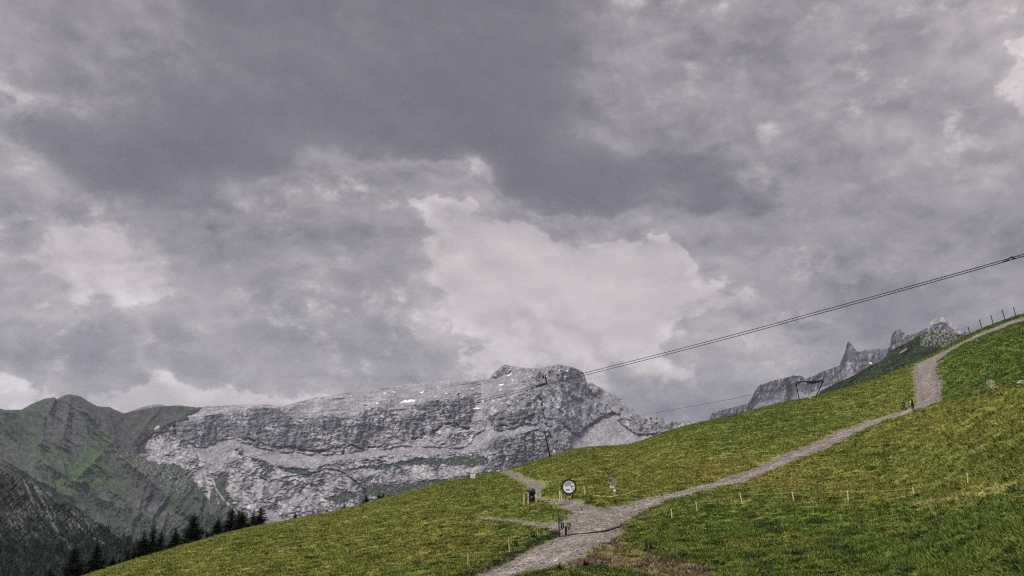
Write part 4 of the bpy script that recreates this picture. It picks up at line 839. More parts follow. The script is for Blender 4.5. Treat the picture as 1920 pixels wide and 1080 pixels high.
fence('electric_fence', [(1261, 977, 1259.5, 958), (1308, 963, 1306.5, 944), (1393, 947, 1389, 927), (1489.5, 942, 1487, 925), (1591, 940, 1591, 921), (1715, 926, 1713, 910), (1816, 909.5, 1816, 891), (1950, 884, 1950, 864)],
      'low electric fence with pale stakes and white tape crossing the lower meadow', [.9], 1.1, WOODP, TAPE, .009, e0)
fence('electric_fence', [(877.3, 1064, 877.3, 1043), (955.7, 1037, 953.7, 1014), (1007.8, 1007.5, 1007.5, 995)], 'short run of three thin pale fence stakes along the left road bank', [.8], .8, WOODP, TAPE, .008)
fence('ridge_fence', [(1818.6, 626, 1817, 611), (1841.5, 619, 1839.5, 601), (1863, 611, 1861, 593), (1885, 602.5, 1882.5, 584), (1905, 592.5, 1903, 576.5), (1930, 584, 1928, 567), (1958, 574, 1956, 556)],
      'wooden post and wire fence along the upper ridge beside the track', [.93, .45], .75, WOODD, STEEL, .022)
# ------------------------------------------------------------------ hose in the grass
pts = []
for q in [(1112, 932.5), (1122, 933.6), (1133, 934.8), (1147, 934.6), (1157, 932.8), (1169, 930.8), (1177, 928.3), (1187, 924.6), (1197, 921)]:
    b, s, yw = at(*q); pts.append(b + Vector((0, 0, .10)))
ho_ = MB().tube([p-pts[0] for p in pts], .065, 6).build('garden_hose', simple_mat('yellow_hose', (.62, .56, .20), .6, 0, .15, 3)); ho_.location = pts[0]; tag(ho_, 'yellow hose lying in the grass below the hiking signpost', 'hose')
# ------------------------------------------------------------------ ski lift portal on the ridge
b, s, yw = at(1497.5, 752)
sl = empty('ski_lift_portal', b, yw, 'dark steel ski lift portal with crossbeam standing on the ridge line', 'ski lift')
X_ = lambda px: (px-1497.5)*s; Zp = lambda py: (752-py)*s
MB().tube([(X_(1499.3), 0, -1), (X_(1495.3), 0, Zp(719))], [.95*s, .75*s], 8).build('mast', BLACK, sl); MB().tube([(X_(1494.6), .6, -1), (X_(1494.0), .6, Zp(724))], .32*s, 6).build('mast', STEEL, sl)
MB().box(((X_(1494.5)+X_(1542))/2, 0, Zp(718)), (X_(1542)-X_(1494.5), .5, 1.9*s)).build('crossbeam', BLACK, sl)
MB().tube([(X_(1525.5), 0, Zp(748)), (X_(1541), 0, Zp(718.5))], 1.0*s, 8).build('strut', BLACK, sl)
MB().add([(X_(x), y_, Zp(z)) for y_ in (-.7, .7) for x, z in ((1512, 719), (1537, 719), (1533, 720.6), (1525, 722), (1516, 721.6))], [(0, 1, 2, 3, 4), (9, 8, 7, 6, 5)]+[(i, (i+1) % 5, (i+1) % 5+5, i+5) for i in range(5)]).build('sheave_assembly', BLACK, sl)
MB().box((X_(1495.5), 0, Zp(721.2)), (12*s, .6, 1.1*s)).build('arm', BLACK, sl); MB().box((X_(1494.5), 0, Zp(723.4)), (9*s, .6, 1.0*s)).build('arm', BLACK, sl)
MB().tube([(X_(1491), 0, Zp(703.5)), (X_(1493), 0, Zp(710.5)), (X_(1495), 0, Zp(718))], .25*s, 5).build('aerial', STEEL, sl)
MB().box((X_(1494.6), -.3, 1.2*s), (1.8*s, .5, 2.8*s)).build('junction_box', BLACK, sl)
MB().blob((X_(1517), 0, 2.2*s+Zp(748)*.5), (3.0*s, .8, 2.0*s), 4, 2, .2).build('counterweight', WOOD, sl)
# leaning pole with crossarm, snow pole
b, s, yw = at(1032, 859.5)
up = empty('utility_pole', b, yw, 'dark leaning pole with short crossarm standing on the hill crest', 'pole')
MB().tube([(.3*s, 0, -1), (0, 0, 0), (-10.0*s, 0, 49*s)], [1.5*s, 1.45*s, 1.15*s], 8).build('pole', BLACK, up); MB().tube([(-13.4*s, 0, 47.6*s), (-6.6*s, 0, 49.8*s)], 1.0*s, 6).build('crossarm', BLACK, up)
MB().tube([(0, .3, 3*s), (-3.2*s, .3, 35*s)], .28*s, 5).build('stay_wire', STEEL, up)
b, s, yw = at(1038.5, 856)
mp = empty('snow_pole', b, yw, 'thin snow marker pole with pink top and white box near its foot', 'pole')
MB().tube([(0, 0, -.5), (-.5*s, 0, 34*s)], .36*s, 6).build('pole', WOODD, mp); MB().box((-.5*s, 0, 35.5*s), (2.4*s, .3, 3.6*s)).build('marker_head', simple_mat('pink_red', (.45, .22, .22), .6), mp); MB().box((0, -.15, 9.5*s), (3.2*s, .4, 4.4*s)).build('box', WHITE, mp)
# ------------------------------------------------------------------ ropeway cables and what runs on them
def cable(pl, name, label, rad, mat, cat='cable', group=None):
    pts = [sky_pt(*q) for q in pl]; o = MB().tube([p-pts[0] for p in pts], rad, 6).build(name, mat); o.location = pts[0]; return tag(o, label, cat, group)
CX = [(2080, 429), (1920, 476.5), (1840, 499.5), (1620, 560.5), (1400, 621), (1250, 660.5), (1096, 699.3), (1023, 718), (1000, 724), (856, 761), (744, 789), (700, 800), (522, 843.5), (383, 873.5), (292, 895.5), (134, 934), (0, 966)]
def cline(off):
    out = []
    for x, y in CX:
        k = np.interp(x, [0, 2080], [1/760.0, 1/95.0]); out.append((x, y + off(x), 1/k))
    return out
CMAT = simple_mat('steel_cable', (.05, .05, .053), .5, .5, .1, 1)
cable(cline(lambda x: 0.0), 'ropeway_cable', 'upper steel cable of the ropeway pair crossing the sky', .048, CMAT, group='ropeway cables over the slope')
cable(cline(lambda x: np.interp(x, [0, 300, 700, 1100, 1500, 1920, 2080], [1.2, 2.5, 3.8, 4.4, 4.6, 3.8, 3.6])), 'ropeway_cable', 'lower steel cable of the ropeway pair crossing the sky', .048, CMAT, group='ropeway cables over the slope')
cable([(1494, 720.5, 408), (1450, 731.5, 440), (1410, 740.5, 470), (1330, 756, 540), (1260, 768.5, 610), (1210, 777, 680), (1100, 796, 820), (950, 824, 1100)], 'lift_cable', 'thin single cable sagging left from the ski lift portal', .085, CMAT)
# rope carriage hanging high on the cable, right edge
def dist_at(x): return 1/np.interp(x, [0, 2080], [1/760.0, 1/95.0])
D_ = dist_at(1896); s = D_/F; p0 = sky_pt(1897, 484.6, D_); yw = -math.atan2(p0.x, p0.y)
rc_ = empty('cable_marker', p0, yw, 'dark winged marker clamped on the ropeway cables at the right edge', 'cable marker')
MB().blob((0, 0, 1.9*s), (3.3*s, 1.6*s, 1.7*s), 3, 2, .12).build('body', BLACK, rc_, True); MB().blob((3.2*s, 0, -.2*s), (2.6*s, 1.3*s, 1.5*s), 8, 2, .12).build('clamp', BLACK, rc_, True)
MB().add([(-3.4*s, -.4*s, .2*s), (-15.4*s, -.6*s, -4.2*s), (-13*s, .6*s, -4.8*s), (-3.0*s, .4*s, -.9*s), (-3.4*s, -.4*s, -.1*s), (-15.4*s, -.6*s, -4.5*s), (-13*s, .6*s, -5.1*s), (-3.0*s, .4*s, -1.2*s)], [(0, 1, 2, 3), (7, 6, 5, 4), (0, 4, 5, 1), (1, 5, 6, 2), (2, 6, 7, 3), (3, 7, 4, 0)]).build('wing', simple_mat('dull_red_vane', (.13, .07, .085), .7), rc_)
MB().tube([(2*s, 0, 2.6*s), (9*s, 0, 2.6*s), (12.5*s, 0, 1.6*s)], .45*s, 6).build('wing', BLACK, rc_)
D_ = dist_at(1023); s = D_/F; p0 = sky_pt(1020, 721.5, D_); yw = -math.atan2(p0.x, p0.y)
cc_ = empty('cable_carriage', p0, yw, 'dark carriage with upright arm riding the ropeway cables before the summit', 'cable carriage')
rt = Matrix.Rotation(math.radians(-14.5), 3, 'Y')
MB().box((-5*s, 0, -.6*s), (22*s, .5, 1.5*s), rt).build('frame', BLACK, cc_)
for k in range(5): MB().lathe([(1.25*s, -.3), (1.25*s, .3)], 10, (-13*s + k*4.2*s, -.35, -3.2*s + k*1.1*s), 'y').build('roller', BLACK, cc_)
MB().tube([(5.6*s, 0, 1*s), (4.2*s, 0, 10*s), (2.2*s, 0, 17*s)], [1.3*s, 1.1*s, .8*s], 7).build('arm', BLACK, cc_)
MB().box((-1.2*s, 0, 15*s), (3*s, .5, 5*s)).build('bracket', BLACK, cc_); MB().box((2.6*s, 0, 17*s), (1.6*s, .5, 5*s)).build('bracket', BLACK, cc_)
# ------------------------------------------------------------------ boulders
for (px, py, w_, h_, lb, sd_) in ((1914, 721, 11, 8, 'pale boulder pile at the right edge of the upper meadow', 3), (1884.5, 726, 4.4, 4, 'small rounded boulder between the bare patch and the right edge', 8), (1187, 1059, 5, 2.6, 'pale flat rock lying in the trampled brown soil', 11)):
    b, s, yw = at(px, py); o = MB().blob((0, 0, h_*s*.35), (w_*s*.5, w_*s*.45, h_*s*.5), sd_, 3, .2).build('boulder', STONE, None, False); o.location = b; o.rotation_euler = (0, 0, yw); tag(o, lb, 'boulder')

# ------------------------------------------------------------------ hikers
def skin_obj(name, joints, links, mat, parent, sub=1, root='pelvis'):
    names = list(joints); idx = {n: i for i, n in enumerate(names)}
    me = bpy.data.meshes.new(name); me.from_pydata([joints[n][0] for n in names], [(idx[a], idx[b]) for a, b in links], []); me.update()
    o = bpy.data.objects.new(name, me); COL.objects.link(o); o.parent = parent
    md = o.modifiers.new('skin', 'SKIN'); md.use_smooth_shade = True
    if not me.skin_vertices: me.skin_vertices.new() if hasattr(me.skin_vertices, 'new') else None
    sv = me.skin_vertices[0].data
    for i, n in enumerate(names): sv[i].radius = (joints[n][1], joints[n][1]*(joints[n][2] if len(joints[n]) > 2 else 1)); sv[i].use_root = (n == root)
    ss = o.modifiers.new('sub', 'SUBSURF'); ss.levels = sub; ss.render_levels = sub
    me.materials.append(mat); return o
SKINM = simple_mat('skin', (.46, .28, .20), .6, 0, .06, 20); HAIR = simple_mat('dark_hair', (.025, .018, .014), .7, 0, .2, 40)
def person(loc, yaw, H, stride, armf, lean, jac, tro, label, hairlen):
    root = empty('person', loc, yaw, label, 'person'); f = H
    L = lambda z: lean*max(0, z-.5)
    def J(x, y, z, r, k=1): return ((x*f, (y-L(z))*f, z*f), r*f, k)     # faces -Y locally
    j = {'pelvis': J(0, 0, .53, .075, .75), 'waist': J(0, 0, .62, .066, .75), 'chest': J(0, .004, .74, .085, .7), 'neck0': J(0, .004, .825, .040), 'neck': J(0, -.004, .862, .031), 'head': J(0, -.012, .905, .045), 'crown': J(0, -.006, .958, .046), 'nose': J(0, -.070, .915, .010)}
    lk = [('pelvis', 'waist'), ('waist', 'chest'), ('chest', 'neck0'), ('neck0', 'neck'), ('neck', 'head'), ('head', 'crown'), ('head', 'nose')]
    for sd, S, st in (('l', -1, stride), ('r', 1, -stride)):
        aw = -st*armf
        j.update({sd+'sh': J(S*.105, 0, .80, .036), sd+'el': J(S*.145, aw*.5+.01, .655, .026), sd+'wr': J(S*.15, aw*1.1-.03, .535, .018), sd+'pm': J(S*.15, aw*1.2-.04, .50, .018, .6),
                  sd+'th': J(S*.13, aw*1.2-.065, .490, .006), sd+'f1': J(S*.142, aw*1.2-.062, .462, .0055), sd+'f2': J(S*.149, aw*1.2-.052, .456, .0055), sd+'f3': J(S*.155, aw*1.2-.042, .458, .0055), sd+'f4': J(S*.160, aw*1.2-.032, .465, .005),
                  sd+'hip': J(S*.052, 0, .49, .060), sd+'kn': J(S*.055, -abs(st)*.25-st*.5, .285, .036), sd+'an': J(S*.055, -st+(.02 if st < 0 else 0), .055+(.02 if st < 0 else 0), .024), sd+'to': J(S*.062, -st-.075, .022, .020)})
        lk += [('chest', sd+'sh'), (sd+'sh', sd+'el'), (sd+'el', sd+'wr'), (sd+'wr', sd+'pm'), (sd+'pm', sd+'th')] + [(sd+'pm', sd+'f%d' % k) for k in (1, 2, 3, 4)] + [('pelvis', sd+'hip'), (sd+'hip', sd+'kn'), (sd+'kn', sd+'an'), (sd+'an', sd+'to')]
    skin_obj('body', j, lk, SKINM, root)
    jj = {n: (v[0], v[1]*1.22, v[2]) for n, v in j.items()}
    keep = ['pelvis', 'waist', 'chest', 'neck0', 'lsh', 'lel', 'lwr', 'rsh', 'rel', 'rwr']
    skin_obj('jacket', {n: jj[n] for n in keep}, [l for l in lk if l[0] in keep and l[1] in keep], jac, root)
    keep = ['pelvis', 'lhip', 'lkn', 'lan', 'rhip', 'rkn', 'ran']; skin_obj('trousers', {n: (j[n][0], j[n][1]*1.3, j[n][2]) for n in keep}, [l for l in lk if l[0] in keep and l[1] in keep], tro, root)
    for sd in 'lr': a_ = j[sd+'an'][0]; t_ = j[sd+'to'][0]; MB().tube([(a_[0], a_[1]+.02*f, a_[2]-.02*f), ((a_[0]+t_[0])/2, (a_[1]+t_[1])/2, t_[2]+.016*f), (t_[0], t_[1], t_[2])], [.034*f, .031*f, .024*f], 8).build('boot', BLACK, root, True)
    h0 = j['crown'][0]; MB().blob((h0[0], h0[1]+.016*f, h0[2]-.012*f), (.055*f, .058*f, .056*f), 3, 2, .05).build('hair', HAIR, root, True)
    eye = j['head'][0]
    for S in (-1, 1): MB().blob((eye[0]+S*.018*f, eye[1]-.044*f, eye[2]+.020*f), (.006*f, .004*f, .005*f), 1, 1, 0).build('eye', INK, root); MB().blob((eye[0]+S*.048*f, eye[1]+.008*f, eye[2]+.010*f), (.006*f, .010*f, .014*f), 1, 1, 0).build('ear', SKINM, root)
    MB().box((eye[0], eye[1]-.047*f, eye[2]-.012*f), (.022*f, .005*f, .005*f)).build('mouth', simple_mat('lips', (.30, .12, .10), .6), root)
    return root
DKC = simple_mat('black_cloth', (.016, .016, .020), .9, 0, .2, 12); NAVY = simple_mat('dark_trousers', (.022, .022, .03), .9, 0, .2, 12); WHC = simple_mat('white_cloth', (.74, .75, .72), .85, 0, .06, 12); GRC = simple_mat('charcoal_trousers', (.05, .045, .055), .9, 0, .2, 12)
b1, s1, y1 = at(1711.8, 769.5); H1 = 19.5*s1
person(b1, y1+math.pi, H1, .05, .4, .04, WHC, NAVY, 'hiker in white shirt with black rucksack seen from behind on the track', 1)
b2, s2, y2 = at(1695, 769.5); H2 = 17.5*s2
person(b2, y2+math.radians(118), H2, .14, .9, .12, DKC, GRC, 'smaller hiker in dark clothes striding along the left edge of the track', 0)
bk = empty('rucksack', b1, y1, 'black rucksack on the back of the hiker in white', 'rucksack'); f = H1
MB().blob((0, -.105*f, .70*f), (.098*f, .062*f, .155*f), 6, 3, .06).build('pack', DKC, bk, True); MB().blob((0, -.17*f, .645*f), (.062*f, .026*f, .06*f), 7, 2, .05).build('pocket', DKC, bk, True); MB().blob((0, -.10*f, .845*f), (.078*f, .055*f, .028*f), 9, 2, .05).build('lid', DKC, bk, True)
for S in (-1, 1): MB().tube([(S*.055*f, -.07*f, .83*f), (S*.075*f, 0, .865*f), (S*.075*f, .085*f, .80*f), (S*.07*f, .085*f, .68*f), (S*.09*f, -.02*f, .60*f), (S*.07*f, -.07*f, .58*f)], .012*f, 6).build('strap', BLACK, bk)
pl_ = empty('trekking_pole', b2, y2, 'thin trekking pole held by the hiker in dark clothes', 'trekking pole')
MB().tube([(.27*H2, -.10*H2, 0), (.155*H2, -.13*H2, .50*H2)], .006*H2, 6).build('shaft', STEEL, pl_); MB().tube([(.158*H2, -.13*H2, .49*H2), (.140*H2, -.133*H2, .57*H2)], .012*H2, 6).build('handle', BLACK, pl_)
# ------------------------------------------------------------------ vegetation
def inst_mat(name, rough=.85, trans=0.0, var=.0):
    m, t, p = new_mat(name)
    a = t.add('ShaderNodeAttribute', attribute_name='icol'); a.attribute_type = 'INSTANCER'
    t.put(p.inputs['Base Color'], a.outputs['Color']); p.inputs['Roughness'].default_value = rough; return m
def scatter(name, P, scl, rot, var, colr, variants, kind='stuff', tilt=None):
    me = bpy.data.meshes.new(name); n = len(P); me.vertices.add(n); me.vertices.foreach_set('co', np.asarray(P, np.float32).ravel())
    a = me.attributes.new('scl', 'FLOAT_VECTOR', 'POINT'); a.data.foreach_set('vector', np.asarray(scl, np.float32).ravel())
    a = me.attributes.new('rot', 'FLOAT_VECTOR', 'POINT'); r3 = np.zeros((n, 3), np.float32); r3[:, 2] = rot
    if tilt is not None: r3[:, :2] = tilt
    a.data.foreach_set('vector', r3.ravel())
    a = me.attributes.new('var', 'INT', 'POINT'); a.data.foreach_set('value', np.asarray(var, np.int32))
    a = me.attributes.new('icol', 'FLOAT_COLOR', 'POINT'); c4 = np.ones((n, 4), np.float32); c4[:, :3] = colr; a.data.foreach_set('color', c4.ravel())
    o = bpy.data.objects.new(name, me); COL.objects.link(o)
    vc = bpy.data.collections.new(name+'_kinds')
    for k, vm in enumerate(variants): vc.objects.link(bpy.data.objects.new('%s_kind_%02d' % (name, k), vm))
    ng = bpy.data.node_groups.new(name+'_spread', 'GeometryNodeTree'); ng.interface.new_socket('Geometry', in_out='INPUT', socket_type='NodeSocketGeometry'); ng.interface.new_socket('Geometry', in_out='OUTPUT', socket_type='NodeSocketGeometry')
    N = ng.nodes; Lk = ng.links; gi = N.new('NodeGroupInput'); go = N.new('NodeGroupOutput'); ip = N.new('GeometryNodeInstanceOnPoints'); ci = N.new('GeometryNodeCollectionInfo')
    ci.inputs['Collection'].default_value = vc; ci.inputs['Separate Children'].default_value = True; ci.inputs['Reset Children'].default_value = True
    def na(nm, ty):
        q = N.new('GeometryNodeInputNamedAttribute'); q.data_type = ty; q.inputs['Name'].default_value = nm; return [s_ for s_ in q.outputs if s_.enabled and s_.name == 'Attribute'][0]
    Lk.new(gi.outputs[0], ip.inputs['Points']); Lk.new(ci.outputs[0], ip.inputs['Instance']); ip.inputs['Pick Instance'].default_value = True
    Lk.new(na('var', 'INT'), ip.inputs['Instance Index']); Lk.new(na('rot', 'FLOAT_VECTOR'), ip.inputs['Rotation']); Lk.new(na('scl', 'FLOAT_VECTOR'), ip.inputs['Scale']); Lk.new(ip.outputs[0], go.inputs[0])
    md = o.modifiers.new('spread', 'NODES'); md.node_group = ng
    return tag(o, kind=kind)
rng = np.random.default_rng(11)
m_tuft = inst_mat('grass_blades')
def tuft_mesh(k, nb, w, h, spread, lean):
    r = random.Random(k); v = []; f = []
    for i in range(nb):
        a = r.uniform(0, 6.28); d = spread*math.sqrt(r.random()); x, y = d*math.cos(a), d*math.sin(a); q = r.uniform(0, 3.14); ww = w*r.uniform(.6, 1.2); hh = h*r.uniform(.55, 1.1)
        lx = lean*r.uniform(-1, 1) + x*.7; ly = lean*r.uniform(-1, 1) + y*.7; o = len(v); c, s_ = math.cos(q)*ww/2, math.sin(q)*ww/2
        v += [(x-c, y-s_, -.04), (x+c, y+s_, -.04), (x+lx*.4+c*.8, y+ly*.4+s_*.8, hh*.6), (x+lx*.4-c*.8, y+ly*.4-s_*.8, hh*.6), (x+lx, y+ly, hh)]; f += [(o, o+1, o+2, o+3), (o+3, o+2, o+4)]
    me = bpy.data.meshes.new('tuft'); me.from_pydata(v, [], f); me.materials.append(m_tuft); return me
tufts = [tuft_mesh(k, 14, .05, .22, .26, .12) for k in range(6)]
def leaf_mesh(k, nb, size, rad, hgt):
    """broad-leaved clump"""
    r = random.Random(k); v = []; f = []
    for i in range(nb):
        a = r.uniform(0, 6.28); d = rad*math.sqrt(r.random()); x, y, z = d*math.cos(a), d*math.sin(a), r.uniform(.05, 1)*hgt*(1-.5*(d/rad)**2)
        L = size*r.uniform(.6, 1.3); W = L*.42; q = r.uniform(0, 6.28); t_ = r.uniform(-.2, .8); u = Vector((math.cos(q)*math.cos(t_), math.sin(q)*math.cos(t_), math.sin(t_))); s_ = Vector((-math.sin(q), math.cos(q), r.uniform(-.3, .3))).normalized()*W*.5
        p = Vector((x, y, z)); o = len(v); v += [tuple(p), tuple(p+u*L*.5+s_), tuple(p+u*L), tuple(p+u*L*.5-s_)]; f.append((o, o+1, o+2, o+3))
    me = bpy.data.meshes.new('clump'); me.from_pydata(v, [], f); me.materials.append(m_tuft); return me
clumps = [leaf_mesh(k+50, 46, .20, .42, .36) for k in range(5)]
def sample(n, r0, r1, p=1.0, a0=-.66, a1=.72):
    az = rng.uniform(a0, a1, n); u = rng.random(n); r = r0*(r1/r0)**(u**p) ; x = r*np.sin(az); y = r*np.cos(az)
    T, rc = crest(az); ok = r < rc*1.03; x, y = x[ok], y[ok]; sd = np.full(x.shape, 50.0)
    nb2 = (x > xs.min()-3) & (x < xs.max()+3) & (y > ys.min()-3) & (y < ys.max()+3); sd[nb2] = path_sd(x[nb2], y[nb2])
    z = HT(x, y, sd); px, py = ray_pix(np.arctan2(x, y), (z-CAMZ)/np.hypot(x, y)); return x, y, z, sd, px, py
SOILP = [(1040, 1064), (1100, 1040), (1135, 1018), (1172, 1012), (1195, 1028), (1240, 1045), (1290, 1052), (1330, 1066), (1350, 1085), (1240, 1110), (1215, 1078), (1120, 1062), (1060, 1066)]
x, y, z, sd, px, py = sample(205000, 36, 460, 1.12)
soil = pip(px, py, SOILP); ok = (sd > .05+.35*(px < 1030)*(py < 935)) & (~soil | (rng.random(len(x)) < .35)); x, y, z, sd, px, py = [q[ok] for q in (x, y, z, sd, px, py)]
cc = veg_col(x, y, px, py, sd); r = np.hypot(x, y); nn = fbm(np.arctan2(x, y)*r/3.1, r/2.2, 3, 201); k = rng.random((len(x), 1))
cc = cc*(.75+.75*k); straw = rng.random(len(x)) < .10*sm(cc[:, 0]/cc[:, 1], .7, 1.2); cc[straw] = np.array([.30, .235, .11])
hgt = (.55 + .75*sm(nn, -.2, .5))*(1+.5*sm(py, 940, 1040)*sm(px, 1150, 1250))*rng.uniform(.7, 1.25, len(x)); wd = (.8+.0045*r)*rng.uniform(.8, 1.3, len(x))
scatter('meadow_grass', np.stack([x, y, z], 1), np.stack([wd, wd, hgt*(.9+.002*r)], 1), rng.uniform(0, 6.28, len(x)), rng.integers(0, 6, len(x)), np.clip(cc, .005, .6), tufts)
# broad-leaved herbs in drifts: dark spots of the sward, thick along the bank and in the lower right
x, y, z, sd, px, py = sample(60000, 38, 330, 1.1)
rq = np.hypot(x, y); f1 = fbm(np.arctan2(x, y)*rq/5.0, rq/2.6, 4, 211); bd = edge_dist(x, y, BANK, False)
pb = .012 + .36*sm(f1, .20, .40) + .12*sm(py, 1030, 1060)*sm(px, 1180, 1300) + .95*(bd < .55) + .9*((py > 1060-.10*(px-1000)+14) & (px > 985) & (px < 1240) & (py > 1058)) + .4*np.exp(-((px-1500)/40)**2-((py-948)/4)**2) + .5*np.exp(-((px-1430)/70)**2-((py-826)/6)**2) + .7*np.exp(-((px-962)/14)**2-((py-892)/3)**2) + .5*np.exp(-((px-1590)/70)**2-((py-760)/3.5)**2)
ok = (sd > .25) & (rng.random(len(x)) < pb) & ~(pip(px, py, SOILP) & (rng.random(len(x)) < .93)); x, y, z, sd, px, py, bd = [q[ok] for q in (x, y, z, sd, px, py, bd)]
kk = rng.random((len(x), 1)); cc = lerp(np.array([.018, .030, .010]), np.array([.070, .115, .028]), kk**1.2); cc = lerp(cc, np.array([.10, .13, .03]), (rng.random((len(x), 1)) < .16)*.7)
cc[bd < .7] *= .75; s_ = rng.uniform(.4, .95, len(x))*(1+.5*(bd < .7)); sz = s_*rng.uniform(.45, .85, len(x))
scatter('meadow_herbs', np.stack([x, y, z], 1), np.stack([s_, s_, sz], 1), rng.uniform(0, 6.28, len(x)), rng.integers(0, 5, len(x)), cc, clumps)
# yellow flowers low right
fm = MB(); rr_ = random.Random(4)
for i in range(7):
    a = rr_.uniform(0, 6.28); d = rr_.uniform(0, .28); fm.blob((d*math.cos(a), d*math.sin(a), rr_.uniform(.18, .30)), (.035, .035, .02), i, 1, .1)
flm = fm.mesh('flower_heads', inst_mat('flower_petals'))
x, y, z, sd, px, py = sample(9000, 38, 120, 1.0, .10, .62)
ok = (sd > .4) & (rng.random(len(x)) < .02+.55*sm(fbm(x/4, y/3, 3, 221), .05, .4)*sm(py, 950, 1000)); x, y, z = x[ok], y[ok], z[ok]
scatter('meadow_flowers', np.stack([x, y, z], 1), np.full((len(x), 3), 1.0)*rng.uniform(.6, 1.1, (len(x), 1)), rng.uniform(0, 6.28, len(x)), np.zeros(len(x)), np.array([.42, .36, .03])*rng.uniform(.6, 1.1, (len(x), 1)), [flm])
# loose stones: on the tracks and in the soil
stones = [MB().blob((0, 0, .3), (1, .8, .62), 30+k, 1, .22).mesh('stone', inst_mat('stone_grey', .95) if k == 0 else bpy.data.materials['stone_grey']) for k in range(4)]
gx = rng.uniform(xs.min(), xs.max(), 260000); gy = rng.uniform(ys.min(), ys.max(), 260000)
sdd = path_sd(gx, gy); rr0 = np.hypot(gx, gy); az0 = np.arctan2(gx, gy); T_, rc0 = crest(az0)
edge_ = np.exp(-(sdd/.6)**2); ok = (sdd < .35) & (rng.random(len(gx)) < .16+.45*edge_) & (rr0 < rc0); gx, gy, sdd = gx[ok], gy[ok], sdd[ok]
gz = H0(gx, gy) - .05; ppx, ppy = ray_pix(np.arctan2(gx, gy), (gz-CAMZ)/np.hypot(gx, gy))
big = .035+.11*rng.random(len(gx))**4 + .09*(rng.random(len(gx)) < .18)*np.exp(-((ppx-1757)/9)**2-((ppy-722)/32)**2)
cs = lerp(np.array([.10, .088, .082]), np.array([.44, .42, .41]), rng.random((len(gx), 1))**1.5)
scatter('loose_stones', np.stack([gx, gy, gz], 1), big[:, None]*np.array([[1, 1, .8]]), rng.uniform(0, 6.28, len(gx)), rng.integers(0, 4, len(gx)), cs, stones)
x, y, z, sd, px, py = sample(26000, 42, 80, 1.0, .02, .34); ok = pip(px, py, SOILP) & (rng.random(len(x)) < .5) & (sd > .1); x, y, z = x[ok], y[ok], z[ok]
cs = lerp(np.array([.12, .085, .06]), np.array([.42, .38, .32]), rng.random((len(x), 1))**2)
scatter('soil_stones', np.stack([x, y, z-.01], 1), (.03+.07*rng.random((len(x), 1))**3)*np.ones((1, 3)), rng.uniform(0, 6.28, len(x)), rng.integers(0, 4, len(x)), cs, stones)

# dock plants with dark seed stalks
m_dock = simple_mat('dark_herb_leaf', (.028, .042, .014), .8, 0, .4, 6); m_seed = simple_mat('dark_seed_head', (.040, .026, .018), .9, 0, .4, 9)
def dock(px, py, top, n, label, seed):
    b, s, yw = at(px, py); r = random.Random(seed); root = empty('dock_plant', b, yw, label, 'plant', 'dock plants by the track'); h = (py-top)*s
    for i in range(n):
        a = r.uniform(0, 6.28); d = r.uniform(0, .16); hh = h*r.uniform(.72, 1.0); x0, y0_ = d*math.cos(a), d*math.sin(a); x1, y1_ = x0*1.8, y0_*1.8; m_ = MB().tube([(x0, y0_, -.05), ((x0+x1)/2, (y0_+y1_)/2, hh*.5), (x1, y1_, hh)], [.014, .012, .006], 5)
        for k in range(9): t_ = .42+.58*k/9; m_.blob((x0+(x1-x0)*t_+r.uniform(-.02, .02), y0_+(y1_-y0_)*t_+r.uniform(-.02, .02), hh*t_), (.042*(1.25-t_*.7), .042*(1.25-t_*.7), .055), k, 1, .3)
        m_.build('seed_stalk', m_seed, root)
    v = []; f_ = []
    for i in range(26):
        q = r.uniform(0, 6.28); L = r.uniform(.2, .42); t_ = r.uniform(.1, 1.1); u = Vector((math.cos(q)*math.cos(t_), math.sin(q)*math.cos(t_), math.sin(t_))); sd_ = Vector((-math.sin(q), math.cos(q), 0))*L*.2; p = Vector((r.uniform(-.1, .1), r.uniform(-.1, .1), r.uniform(0, .15))); o = len(v)
        v += [tuple(p), tuple(p+u*L*.5+sd_), tuple(p+u*L-Vector((0, 0, L*.15))), tuple(p+u*L*.5-sd_)]; f_.append((o, o+1, o+2, o+3))
    MB().add(v, f_).build('foliage', m_dock, root)
dock(940, 1033, 1020, 2, 'small dark dock plant, leftmost on the road bank', 1); dock(949.5, 1033, 1014, 2, 'slim dock plant just left of the leaning pale stake', 2)
dock(965.5, 1030, 1013, 3, 'dark dock stalks just right of the leaning pale stake', 3); dock(969.5, 1028, 1009, 4, 'tallest clump of dark dock stalks on the left road bank', 4)
dock(999, 1011, 998, 3, 'dark dock stalks left of the last pale stake before the gate', 5); dock(1004.5, 1010, 995, 2, 'dark dock stalk touching the last pale stake before the gate', 6)
dock(1096.6, 1063, 1050, 3, 'dark upright dock at the front edge of the road', 7); dock(1048, 1072, 1061, 3, 'brownish dock among tall grass at the bottom edge', 8)
dock(1213, 1034, 1011, 6, 'large dark dock clump right of the brown soil', 9); dock(1221, 1036, 1016, 4, 'smaller dock clump beside the large one right of the soil', 10)
dock(1154, 945, 937.5, 3, 'low dark dock on the road edge beneath the hiking signpost', 11)
dock(1641, 803, 794, 4, 'solitary dark herb on the slope between ridge and track', 12) if False else None

